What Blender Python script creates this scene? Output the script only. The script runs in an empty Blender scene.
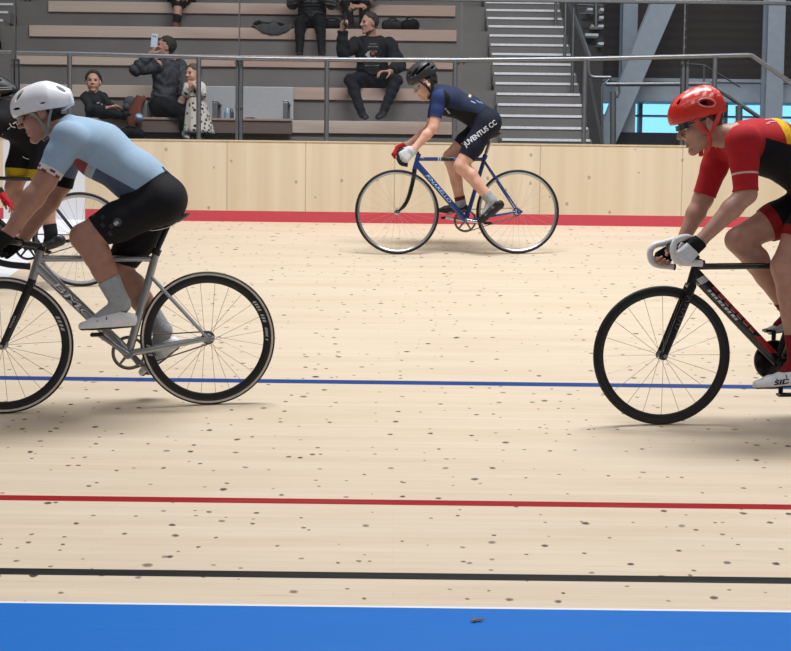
import bpy, bmesh, math, random
import numpy as np
from mathutils import Vector, Matrix
from mathutils.bvhtree import BVHTree
random.seed(4)
SC = bpy.context.scene
COL = SC.collection
# ------------------------------------------------------------------ camera
W, H, FPX, ZC = 791, 651, 1220.0, 1.245
PITCH, ROLL = math.radians(3.54), 0.0120
_f = np.array((0, math.cos(PITCH), -math.sin(PITCH)))
_u0 = np.array((0, math.sin(PITCH), math.cos(PITCH)))
_r0 = np.array((1.0, 0, 0))
_u = -math.sin(ROLL) * _r0 + math.cos(ROLL) * _u0
_r = math.cos(ROLL) * _r0 + math.sin(ROLL) * _u0
CAM = np.array((0, 0, ZC))
cd = bpy.data.cameras.new('camera')
cam = bpy.data.objects.new('camera', cd)
COL.objects.link(cam)
cd.sensor_width = 36.0
cd.lens = FPX / W * 36.0
cd.clip_end = 500
m = Matrix.Identity(4)
for i in range(3):
    m[i][0], m[i][1], m[i][2], m[i][3] = _r[i], _u[i], -_f[i], CAM[i]
cam.matrix_world = m
SC.camera = cam


def ray(px, py):
    return _f * FPX + _r * (px - W / 2) - _u * (py - H / 2)


def at(px, py, Y):
    """the point seen at a pixel of the photograph, on the upright plane at distance Y"""
    d = ray(px, py)
    return CAM + d * (Y / d[1])


def on_plane(px, py, p0, n):
    d = ray(px, py)
    return CAM + d * (np.dot(np.asarray(p0) - CAM, n) / np.dot(d, n))


# banked timber track: z = (y - Y0) * tan(bank)
BANK = math.radians(12.1)
Y0 = 4.183
TN = np.array((0, -math.sin(BANK), math.cos(BANK)))


def on_track(px, py):
    return on_plane(px, py, (0, Y0, 0), TN)


def track_z(y):
    return (y - Y0) * math.tan(BANK)


def unit(v):
    v = np.asarray(v, float)
    return v / (np.linalg.norm(v) + 1e-12)


# ------------------------------------------------------------------ materials
def lin(c):
    if isinstance(c, str):
        c = tuple(int(c[i:i + 2], 16) / 255 for i in (0, 2, 4))
    return tuple((x / 12.92 if x <= .04045 else ((x + .055) / 1.055) ** 2.4) for x in c) + (1.0,)


MATS = {}


class NT:
    def __init__(s, name):
        s.m = bpy.data.materials.new(name)
        s.m.use_nodes = True
        s.t = s.m.node_tree
        s.b = s.t.nodes['Principled BSDF']

    def n(s, typ, **kw):
        nd = s.t.nodes.new(typ)
        for k, v in kw.items():
            if k.startswith('i_'):
                key = k[2:]
                key = int(key) if key.isdigit() else key
                nd.inputs[key].default_value = v
            else:
                setattr(nd, k, v)
        return nd

    def l(s, a, b):
        s.t.links.new(a, b)

    def val(s, x, sock):
        if hasattr(x, 'links') or hasattr(x, 'is_output'):
            s.l(x, sock)
        else:
            sock.default_value = x

    def math(s, op, a, b=0.0, clamp=False):
        nd = s.n('ShaderNodeMath', operation=op, use_clamp=clamp)
        s.val(a, nd.inputs[0])
        s.val(b, nd.inputs[1])
        return nd.outputs[0]

    def mix(s, f, a, b, mode='MIX'):
        nd = s.n('ShaderNodeMix', data_type='RGBA', blend_type=mode)
        s.val(f, nd.inputs[0])
        s.val(a, nd.inputs[6])
        s.val(b, nd.inputs[7])
        return nd.outputs[2]

    def obj(s):
        return s.n('ShaderNodeTexCoord').outputs['Object']

    def geo(s):
        return s.n('ShaderNodeNewGeometry').outputs['Position']

    def map(s, v, scale=(1, 1, 1), loc=(0, 0, 0), rot=(0, 0, 0)):
        nd = s.n('ShaderNodeMapping')
        s.l(v, nd.inputs[0])
        nd.inputs['Scale'].default_value = scale
        nd.inputs['Location'].default_value = loc
        nd.inputs['Rotation'].default_value = rot
        return nd.outputs[0]

    def noise(s, v, scale=5, detail=3, rough=.5):
        nd = s.n('ShaderNodeTexNoise')
        s.l(v, nd.inputs['Vector'])
        nd.inputs['Scale'].default_value = scale
        nd.inputs['Detail'].default_value = detail
        nd.inputs['Roughness'].default_value = rough
        return nd.outputs['Fac']

    def ramp(s, f, *stops):
        nd = s.n('ShaderNodeValToRGB')
        s.l(f, nd.inputs[0])
        e = nd.color_ramp.elements
        while len(e) < len(stops):
            e.new(.5)
        for el, (p, c) in zip(e, stops):
            el.position = p
            el.color = c if len(c) == 4 else tuple(c) + (1,)
        return nd.outputs[0]

    def bump(s, h, strength=.3, dist=.01):
        nd = s.n('ShaderNodeBump')
        s.l(h, nd.inputs['Height'])
        nd.inputs['Strength'].default_value = strength
        nd.inputs['Distance'].default_value = dist
        s.l(nd.outputs[0], s.b.inputs['Normal'])

    def base(s, c):
        s.val(c, s.b.inputs['Base Color'])


def mat(name, col, rough=.55, metal=0.0, var=.12, vs=40, bump=0.0, bs=120, coat=0.0, spec=None):
    """a simple procedural surface: colour broken up by noise, optional fine bump"""
    if name in MATS:
        return MATS[name]
    t = NT(name)
    c = lin(col)
    v = t.obj()
    nz = t.noise(v, vs, 4)
    a = tuple(x * (1 - var) for x in c[:3]) + (1,)
    b = tuple(min(1, x * (1 + var)) for x in c[:3]) + (1,)
    t.base(t.ramp(nz, (.3, a), (.7, b)))
    t.b.inputs['Roughness'].default_value = rough
    t.b.inputs['Metallic'].default_value = metal
    if coat:
        t.b.inputs['Coat Weight'].default_value = coat
        t.b.inputs['Coat Roughness'].default_value = .12
    if spec is not None:
        t.b.inputs['Specular IOR Level'].default_value = spec
    if bump:
        t.bump(t.noise(v, bs, 2), bump, .004)
    MATS[name] = t.m
    return t.m


def cloth(name, col, var=.1, bump=.35, rough=.8):
    return mat(name, col, rough=rough, var=var, vs=60, bump=bump, bs=260, spec=.25)


def skin(name, col):
    if name in MATS:
        return MATS[name]
    t = NT(name)
    c = lin(col)
    nz = t.noise(t.obj(), 22, 4)
    t.base(t.ramp(nz, (.3, (c[0] * .9, c[1] * .82, c[2] * .8, 1)), (.7, (min(1, c[0] * 1.07), c[1] * 1.05, c[2] * 1.05, 1))))
    t.b.inputs['Roughness'].default_value = .5
    t.b.inputs['Subsurface Weight'].default_value = .08
    t.b.inputs['Subsurface Radius'].default_value = (.02, .008, .004)
    t.b.inputs['Subsurface Scale'].default_value = .3
    MATS[name] = t.m
    return t.m


# ------------------------------------------------------------------ mesh helpers
class MB:
    """collects shapes into one mesh"""

    def __init__(s):
        s.v, s.f, s.mi = [], [], []
        s.cur = 0

    def add(s, V, F):
        o = len(s.v)
        s.v.extend(tuple(map(float, p)) for p in V)
        for f in F:
            s.f.append(tuple(int(i) + o for i in f))
            s.mi.append(s.cur)
        return s

    def tube(s, pts, r, seg=12, ax=None, e=1.0, cap=True, closed=False):
        P = [np.asarray(p, float) for p in pts]
        n = len(P)
        R = r if hasattr(r, '__len__') else [r] * n
        T = []
        for i in range(n):
            if closed:
                T.append(unit(P[(i + 1) % n] - P[i - 1]))
            else:
                T.append(unit(P[min(i + 1, n - 1)] - P[max(i - 1, 0)]))
        if ax is not None:
            ref = np.asarray(ax, float)
        else:
            ref = np.array((0, 0, 1.0)) if abs(T[0][2]) < .9 else np.array((1.0, 0, 0))
        V, F = [], []
        a = unit(ref - T[0] * np.dot(ref, T[0]))
        for i in range(n):
            if ax is not None:
                a = unit(ref - T[i] * np.dot(ref, T[i]))
            else:
                a = unit(a - T[i] * np.dot(a, T[i]))
            b = np.cross(T[i], a)
            for k in range(seg):
                th = 2 * math.pi * k / seg
                V.append(P[i] + R[i] * (e * math.cos(th) * a + math.sin(th) * b))
        for i in range(n if closed else n - 1):
            j = (i + 1) % n
            for k in range(seg):
                k2 = (k + 1) % seg
                F.append((i * seg + k, i * seg + k2, j * seg + k2, j * seg + k))
        if cap and not closed:
            F.append(tuple(range(seg))[::-1])
            F.append(tuple((n - 1) * seg + k for k in range(seg)))
        return s.add(V, F)

    def lathe(s, c, axis, prof, seg=64, closed=True):
        """revolve (radius, axial) profile around axis"""
        axis = unit(axis)
        ref = np.array((0, 0, 1.0)) if abs(axis[2]) < .9 else np.array((1.0, 0, 0))
        a = unit(ref - axis * np.dot(ref, axis))
        b = np.cross(axis, a)
        c = np.asarray(c, float)
        m = len(prof)
        V, F = [], []
        for k in range(seg):
            th = 2 * math.pi * k / seg
            d = math.cos(th) * a + math.sin(th) * b
            for (rr, z) in prof:
                V.append(c + d * rr + axis * z)
        for k in range(seg):
            k2 = (k + 1) % seg
            for i in range(m if closed else m - 1):
                j = (i + 1) % m
                F.append((k * m + i, k * m + j, k2 * m + j, k2 * m + i))
        return s.add(V, F)

    def box(s, c, X, Y, Z):
        """box from centre and three half-axis vectors"""
        c, X, Y, Z = (np.asarray(q, float) for q in (c, X, Y, Z))
        V = [c + i * X + j * Y + k * Z for i in (-1, 1) for j in (-1, 1) for k in (-1, 1)]
        F = [(0, 1, 3, 2), (4, 6, 7, 5), (0, 4, 5, 1), (2, 3, 7, 6), (0, 2, 6, 4), (1, 5, 7, 3)]
        return s.add(V, F)

    def abox(s, x0, x1, y0, y1, z0, z1):
        return s.box(((x0 + x1) / 2, (y0 + y1) / 2, (z0 + z1) / 2), ((x1 - x0) / 2, 0, 0), (0, (y1 - y0) / 2, 0), (0, 0, (z1 - z0) / 2))

    def ball(s, c, r, X=(1, 0, 0), Y=(0, 1, 0), Z=(0, 0, 1), seg=16, rings=10):
        """ellipsoid, r = three radii along X Y Z"""
        r = (r, r, r) if not hasattr(r, '__len__') else r
        c, X, Y, Z = (np.asarray(q, float) for q in (c, X, Y, Z))
        V, F = [c + Z * r[2]], []
        for i in range(1, rings):
            ph = math.pi * i / rings
            for k in range(seg):
                th = 2 * math.pi * k / seg
                V.append(c + X * r[0] * math.sin(ph) * math.cos(th) + Y * r[1] * math.sin(ph) * math.sin(th) + Z * r[2] * math.cos(ph))
        V.append(c - Z * r[2])
        for k in range(seg):
            k2 = (k + 1) % seg
            F.append((0, 1 + k, 1 + k2))
            for i in range(rings - 2):
                F.append((1 + i * seg + k, 1 + (i + 1) * seg + k, 1 + (i + 1) * seg + k2, 1 + i * seg + k2))
            F.append((1 + (rings - 2) * seg + k, len(V) - 1, 1 + (rings - 2) * seg + k2))
        return s.add(V, F)

    def prism(s, pts, d):
        """polygon pts extruded by vector d"""
        P = [np.asarray(p, float) for p in pts]
        n = len(P)
        V = P + [p + np.asarray(d, float) for p in P]
        F = [tuple(range(n))[::-1], tuple(range(n, 2 * n))]
        for i in range(n):
            j = (i + 1) % n
            F.append((i, j, n + j, n + i))
        return s.add(V, F)

    def build(s, name, mats, parent=None, smooth=None, origin=None, bevel=0.0):
        mats = mats if isinstance(mats, (list, tuple)) else [mats]
        V = np.array(s.v, float)
        o = np.array(parent['_o'] if parent is not None else (origin if origin is not None else (0, 0, 0)), float)
        me = bpy.data.meshes.new(name)
        me.from_pydata((V - o).tolist(), [], s.f)
        for mm in mats:
            me.materials.append(mm)
        if len(mats) > 1:
            me.polygons.foreach_set('material_index', s.mi)
        bm = bmesh.new()
        bm.from_mesh(me)
        bmesh.ops.recalc_face_normals(bm, faces=bm.faces)
        bm.to_mesh(me)
        bm.free()
        ob = bpy.data.objects.new(name, me)
        COL.objects.link(ob)
        if parent is not None:
            ob.parent = parent
        else:
            ob.location = o
        ob['_o'] = tuple(float(q) for q in o)
        if smooth is not None:
            me.shade_smooth()
            if smooth < 180:
                me.set_sharp_from_angle(angle=math.radians(smooth))
        if bevel:
            md = ob.modifiers.new('bevel', 'BEVEL')
            md.width = bevel
            md.segments = 2
            md.limit_method = 'ANGLE'
        return ob


def tag(o, label=None, cat=None, group=None, kind=None):
    if label: o['label'] = label
    if cat: o['category'] = cat
    if group: o['group'] = group
    if kind: o['kind'] = kind
    return o


def thing(name, loc, label, cat, group=None, kind=None):
    o = bpy.data.objects.new(name, None)
    o.empty_display_size = .1
    COL.objects.link(o)
    o.location = tuple(float(q) for q in loc)
    o['_o'] = tuple(float(q) for q in loc)
    return tag(o, label, cat, group, kind)


def spline(pts, n=8):
    """Catmull-Rom through points (any dimension)"""
    P = [np.asarray(p, float) for p in pts]
    P = [2 * P[0] - P[1]] + P + [2 * P[-1] - P[-2]]
    out = []
    for i in range(1, len(P) - 2):
        a, b, c, d = P[i - 1], P[i], P[i + 1], P[i + 2]
        for k in range(n):
            t = k / n
            out.append(.5 * ((2 * b) + (c - a) * t + (2 * a - 5 * b + 4 * c - d) * t * t + (3 * b - 3 * c + d - a) * t ** 3))
    out.append(P[-2])
    return out


def text_mesh(s, size=1.0, shear=0.0, bold=0.0):
    """lettering as flat vertices/faces; origin at the left end of the baseline"""
    cu = bpy.data.curves.new('lettering', 'FONT')
    cu.body = s
    cu.size = size
    cu.shear = shear
    cu.offset = bold
    cu.resolution_u = 3
    ob = bpy.data.objects.new('lettering', cu)
    COL.objects.link(ob)
    bpy.context.view_layer.update()
    me = bpy.data.meshes.new_from_object(ob.evaluated_get(bpy.context.evaluated_depsgraph_get()))
    bpy.data.objects.remove(ob)
    bm = bmesh.new()
    bm.from_mesh(me)
    bmesh.ops.triangulate(bm, faces=bm.faces)
    V = np.array([v.co[:] for v in bm.verts])
    Fc = [tuple(v.index for v in f.verts) for f in bm.faces]
    bm.free()
    bpy.data.meshes.remove(me)
    return V, Fc


def put_text(mb, s, fr, to, height, up, face, bulge=None, shear=0.0, bold=0.0, fit=True):
    """lettering running from fr to to, cap height, facing 'face'; bulge(v) = how far it stands out at height v"""
    fr, to = np.asarray(fr, float), np.asarray(to, float)
    V, Fc = text_mesh(s, 1.0, shear, bold)
    L = np.linalg.norm(to - fr)
    d = unit(to - fr)
    face = unit(face)
    upv = unit(np.asarray(up) - d * np.dot(up, d))
    x0, x1 = V[:, 0].min(), V[:, 0].max()
    y1 = V[:, 1].max()
    X = (V[:, 0] - x0) / (x1 - x0) * L
    Yv = V[:, 1] / y1 * height
    out = []
    for x, y in zip(X, Yv):
        q = fr + d * x + upv * y
        if bulge: q = q + face * bulge(y)
        out.append(q)
    mb.add(out, Fc)


# ------------------------------------------------------------------ implicit-surface modelling (one continuous skin)
class SDF:
    def __init__(s, lo, hi, h):
        s.h = h
        s.lo = np.asarray(lo, float)
        s.n = np.ceil((np.asarray(hi) - s.lo) / h).astype(int) + 1
        s.F = np.full(tuple(s.n), .2, np.float32)
        s.prims = []

    def _sub(s, lo, hi):
        i0 = np.clip(np.floor((np.asarray(lo) - s.lo) / s.h).astype(int), 0, s.n)
        i1 = np.clip(np.ceil((np.asarray(hi) - s.lo) / s.h).astype(int) + 1, 0, s.n)
        if np.any(i1 <= i0): return None
        g = [(s.lo[a] + s.h * np.arange(i0[a], i1[a])).astype(np.float32) for a in range(3)]
        X = np.stack(np.meshgrid(*g, indexing='ij'), -1)
        return tuple(slice(i0[a], i1[a]) for a in range(3)), X

    def _mix(s, sl, d, k, sub):
        A = s.F[sl]
        if sub:
            d = -d
            h = np.maximum(k - np.abs(A - d), 0) / max(k, 1e-6)
            s.F[sl] = np.maximum(A, d) + h * h * k * .25
        else:
            h = np.maximum(k - np.abs(A - d), 0) / max(k, 1e-6)
            s.F[sl] = np.minimum(A, d) - h * h * k * .25

    @staticmethod
    def d_cone(X, a, b, ra, rb, ax, e):
        ba = b - a
        t = np.clip(((X - a) @ ba) / max(np.dot(ba, ba), 1e-9), 0, 1)
        q = X - a - t[..., None] * ba
        if ax is not None:
            q = q - (q @ ax)[..., None] * ax * (1 - 1 / e)
        return np.sqrt((q * q).sum(-1)) - (ra + (rb - ra) * t), t

    @staticmethod
    def d_ell(X, c, M, r):
        q = (X - c) @ M.T
        k0 = np.sqrt(((q / r) ** 2).sum(-1)) + 1e-9
        k1 = np.sqrt(((q / (r * r)) ** 2).sum(-1)) + 1e-9
        return k0 * (k0 - 1) / k1

    def cone(s, a, b, ra, rb=None, k=.02, ax=None, e=1.0, lab='', sub=False):
        rb = ra if rb is None else rb
        a, b = np.asarray(a, np.float32), np.asarray(b, np.float32)
        ax = None if ax is None else np.asarray(unit(ax), np.float32)
        m = max(ra, rb) * max(1, e) + k + 3 * s.h
        w = s._sub(np.minimum(a, b) - m, np.maximum(a, b) + m)
        if lab and not sub: s.prims.append((lab, 'c', (a, b, ra, rb, ax, e)))
        if w is None: return
        d, _ = s.d_cone(w[1], a, b, ra, rb, ax, e)
        s._mix(w[0], d, k, sub)

    def ell(s, c, axes, r, k=.015, lab='', sub=False):
        c = np.asarray(c, np.float32)
        M = np.asarray(axes, np.float32)
        r = np.asarray(r, np.float32)
        m = float(r.max()) + k + 3 * s.h
        w = s._sub(c - m, c + m)
        if lab and not sub: s.prims.append((lab, 'e', (c, M, r)))
        if w is None: return
        s._mix(w[0], s.d_ell(w[1], c, M, r), k, sub)

    def half(s, p, nrm, k=.004):
        """cut away the side the normal points to"""
        w = s._sub(s.lo, s.lo + s.h * (s.n - 1))
        d = (w[1] - np.asarray(p, np.float32)) @ np.asarray(unit(nrm), np.float32)
        s._mix(w[0], -d, k, True)

    def sample(s, P):
        q = (P - s.lo) / s.h
        i = np.clip(np.floor(q).astype(int), 0, s.n - 2)
        f = q - i
        r = 0
        for a in (0, 1):
            for b in (0, 1):
                for c in (0, 1):
                    wgt = (f[:, 0] if a else 1 - f[:, 0]) * (f[:, 1] if b else 1 - f[:, 1]) * (f[:, 2] if c else 1 - f[:, 2])
                    r = r + wgt * s.F[i[:, 0] + a, i[:, 1] + b, i[:, 2] + c]
        return r

    def grad(s, P):
        e = s.h * .75
        g = np.stack([s.sample(P + np.eye(3)[a] * e) - s.sample(P - np.eye(3)[a] * e) for a in range(3)], -1)
        return g / (np.linalg.norm(g, axis=1, keepdims=True) + 1e-9)

    def mesh(s):
        F = s.F
        F[0, :, :] = F[-1, :, :] = F[:, 0, :] = F[:, -1, :] = F[:, :, 0] = F[:, :, -1] = .05
        S = F < 0
        n = s.n
        cor = [(i, j, k) for i in (0, 1) for j in (0, 1) for k in (0, 1)]
        cnt = sum(S[i:n[0] - 1 + i, j:n[1] - 1 + j, k:n[2] - 1 + k].astype(np.int8) for i, j, k in cor)
        act = (cnt > 0) & (cnt < 8)
        ijk = np.argwhere(act)
        idx = np.full(act.shape, -1, np.int64)
        idx[act] = np.arange(len(ijk))
        vals = {c: F[ijk[:, 0] + c[0], ijk[:, 1] + c[1], ijk[:, 2] + c[2]] for c in cor}
        acc = np.zeros((len(ijk), 3))
        num = np.zeros(len(ijk))
        for c in cor:
            for a in range(3):
                if c[a] == 0:
                    c2 = list(c)
                    c2[a] = 1
                    f0, f1 = vals[c], vals[tuple(c2)]
                    mk = (f0 < 0) != (f1 < 0)
                    t = np.where(mk, f0 / np.where(mk, f0 - f1, 1), 0)
                    p = np.tile(np.array(c, float), (len(ijk), 1))
                    p[:, a] = t
                    acc += p * mk[:, None]
                    num += mk
        V = s.lo + s.h * (ijk + acc / num[:, None])
        Q = []
        for a in range(3):
            b, c = (a + 1) % 3, (a + 2) % 3
            sl0 = [slice(None)] * 3
            sl1 = [slice(None)] * 3
            sl0[a] = slice(0, n[a] - 1)
            sl1[a] = slice(1, n[a])
            s0, s1 = S[tuple(sl0)], S[tuple(sl1)]
            for flip in (0, 1):
                e = np.argwhere((s0 & ~s1) if not flip else (~s0 & s1))
                e = e[(e[:, b] > 0) & (e[:, c] > 0) & (e[:, b] < n[b] - 1) & (e[:, c] < n[c] - 1)]
                if not len(e): continue
                def cell(db, dc):
                    q = e.copy()
                    q[:, b] += db
                    q[:, c] += dc
                    return idx[q[:, 0], q[:, 1], q[:, 2]]
                q = np.stack([cell(-1, -1), cell(0, -1), cell(0, 0), cell(-1, 0)], 1)
                if flip: q = q[:, ::-1]
                Q.append(q)
        Q = np.concatenate(Q)
        for _ in range(2):
            N = s.grad(V)
            V = V - N * np.clip(s.sample(V), -s.h, s.h)[:, None]
        N = s.grad(V)
        T = np.concatenate([Q[:, [0, 1, 2]], Q[:, [0, 2, 3]]])
        return V, N, T

    def labels(s, V):
        best = np.full(len(V), 9.0)
        lab = np.zeros(len(V), int)
        names = sorted(set(p[0] for p in s.prims))
        X = V.astype(np.float32)
        for (l, typ, a) in s.prims:
            d = s.d_cone(X, *a)[0] if typ == 'c' else s.d_ell(X, *a)
            mk = d < best
            best[mk] = d[mk]
            lab[mk] = names.index(l)
        return lab, names


class Surf:
    """triangle surface with normals and body-region labels that can be cut along smooth lines"""

    def __init__(s, V, N, T, L, names, M=None):
        s.V, s.N, s.T, s.L, s.names = V, N, T, L, names
        s.M = np.zeros(len(T), int) if M is None else M

    def field(s, spec):
        """spec: callable(V) or dict label -> list of (point, normal); inside where every plane is negative"""
        if callable(spec): return spec(s.V)
        g = np.full(len(s.V), .03)
        for nm, pl in spec.items():
            if nm not in s.names: continue
            mk = s.L == s.names.index(nm)
            if not mk.any(): continue
            q = np.full(mk.sum(), -.03)
            for it in pl:
                if callable(it): q = np.maximum(q, it(s.V[mk]))
                else: q = np.maximum(q, (s.V[mk] - np.asarray(it[0])) @ unit(it[1]))
            g[mk] = q
        return g

    def split(s, g):
        """cut triangles along g = 0; returns inside mask per triangle"""
        g = np.where(np.abs(g) < 1e-7, 1e-7, g)
        p = g > 0
        tp = p[s.T]
        c = tp.sum(1)
        keep = (c == 0) | (c == 3)
        mx = np.where(~keep)[0]
        ins = (c == 0)
        if not len(mx): return ins
        t = s.T[mx].copy()
        q = tp[mx]
        odd_val = (q.sum(1) == 1)
        odd = np.argmax(q == odd_val[:, None], 1)
        r = np.arange(len(mx))
        a, b, cc = t[r, odd], t[r, (odd + 1) % 3], t[r, (odd + 2) % 3]
        ed = np.concatenate([np.stack([np.minimum(a, b), np.maximum(a, b)], 1), np.stack([np.minimum(a, cc), np.maximum(a, cc)], 1)])
        ue, inv = np.unique(ed, axis=0, return_inverse=True)
        inv = inv.reshape(-1)
        g0, g1 = g[ue[:, 0]], g[ue[:, 1]]
        w = np.clip(g0 / (g0 - g1), .02, .98)[:, None]
        nV = s.V[ue[:, 0]] * (1 - w) + s.V[ue[:, 1]] * w
        nN = s.N[ue[:, 0]] * (1 - w) + s.N[ue[:, 1]] * w
        nN /= np.linalg.norm(nN, axis=1, keepdims=True) + 1e-9
        o = len(s.V)
        ab, ac = inv[:len(mx)] + o, inv[len(mx):] + o
        nT = np.concatenate([s.T[keep], np.stack([a, ab, ac], 1), np.stack([ab, b, cc], 1), np.stack([ab, cc, ac], 1)])
        nM = np.concatenate([s.M[keep], s.M[mx], s.M[mx], s.M[mx]])
        io = ~odd_val
        nI = np.concatenate([ins[keep], io, ~io, ~io])
        s.L = np.concatenate([s.L, s.L[ue[:, 0]]])
        s.V = np.concatenate([s.V, nV])
        s.N = np.concatenate([s.N, nN])
        s.T, s.M = nT, nM
        return nI

    def sub(s, mask):
        T = s.T[mask]
        u, inv = np.unique(T, return_inverse=True)
        return Surf(s.V[u], s.N[u], inv.reshape(-1, 3), s.L[u], s.names, s.M[mask].copy())

    def piece(s, spec):
        w = Surf(s.V, s.N, s.T, s.L, s.names, s.M)
        return w.sub(w.split(w.field(spec)))

    def paint(s, idx, *specs):
        mk = None
        for sp in specs:
            i = s.split(s.field(sp))
            s._tmp = None
            if mk is None: mk = i
        # several specs: intersection recomputed on the final triangles
        if len(specs) > 1:
            cen = None
            mk = np.ones(len(s.T), bool)
            for sp in specs:
                g = s.field(sp)
                mk &= g[s.T].mean(1) < 0
        s.M[mk] = idx
        return s

    def shell(s, off, rim=.004):
        """moved outwards by off along the normals, its open edges turned in"""
        d = off(s.V) if callable(off) else np.full(len(s.V), off)
        V = s.V + s.N * d[:, None]
        e = np.sort(np.concatenate([s.T[:, [0, 1]], s.T[:, [1, 2]], s.T[:, [2, 0]]]), 1)
        de = np.concatenate([s.T[:, [0, 1]], s.T[:, [1, 2]], s.T[:, [2, 0]]])
        fi = np.tile(np.arange(len(s.T)), 3)
        _, inv, cnt = np.unique(e, axis=0, return_inverse=True, return_counts=True)
        inv = inv.reshape(-1)
        bd = cnt[inv] == 1
        be, bf = de[bd], fi[bd]
        bv, bi = np.unique(be, return_inverse=True)
        bi = bi.reshape(-1, 2)
        o = len(V)
        V = np.concatenate([V, s.V[bv] - s.N[bv] * rim])
        a, b = be[:, 0], be[:, 1]
        a2, b2 = bi[:, 0] + o, bi[:, 1] + o
        T = np.concatenate([s.T, np.stack([b, a, a2], 1), np.stack([b, a2, b2], 1)])
        M = np.concatenate([s.M, s.M[bf], s.M[bf]])
        return V, T, M


def np_object(name, V, T, M, mats, parent=None, origin=None, smooth=180):
    o = np.array(parent['_o'] if parent is not None else (origin if origin is not None else (0, 0, 0)), float)
    me = bpy.data.meshes.new(name)
    me.vertices.add(len(V))
    me.vertices.foreach_set('co', (V - o).astype(np.float32).ravel())
    me.loops.add(len(T) * 3)
    me.loops.foreach_set('vertex_index', T.astype(np.int32).ravel())
    me.polygons.add(len(T))
    me.polygons.foreach_set('loop_start', np.arange(0, len(T) * 3, 3, dtype=np.int32))
    me.polygons.foreach_set('material_index', M.astype(np.int32))
    me.update(calc_edges=True)
    me.validate()
    for mm in (mats if isinstance(mats, (list, tuple)) else [mats]):
        me.materials.append(mm)
    me.shade_smooth()
    if smooth < 180: me.set_sharp_from_angle(angle=math.radians(smooth))
    ob = bpy.data.objects.new(name, me)
    COL.objects.link(ob)
    if parent is not None: ob.parent = parent
    else: ob.location = o
    ob['_o'] = tuple(float(q) for q in o)
    return ob


def wear(S, name, spec, off, mats, parent, paints=(), rim=.004):
    """a garment: the part of the body surface inside spec, standing off by off"""
    w = S.piece(spec)
    for (i, *sp) in paints: w.paint(i, *sp)
    V, T, M = w.shell(off, rim)
    return np_object(name, V, T, M, mats, parent)
# ------------------------------------------------------------------ the setting
def center_y(py, px=395):
    return float(on_track(px, py)[1])


WALL_P = on_track(395, 223.5)
YW = float(WALL_P[1])
ZWB = track_z(YW)
ZWT = float(at(395, 143.3, YW)[2])
ZRED = float(at(395, 212.6, YW)[2])
FIN0, FIN1 = float(at(3.5, 215, YW)[0]), float(at(85, 215, YW)[0])   # white finish zone across the track

LINES = [('blue', center_y(384.6), center_y(380.6), '1a3f80'), ('red', center_y(505.0), center_y(499.7), '98131b'), ('black', center_y(579.3), center_y(572.6), '161517')]
YEDGE = center_y(607.6)
YEDGE2 = center_y(605.8)


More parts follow.
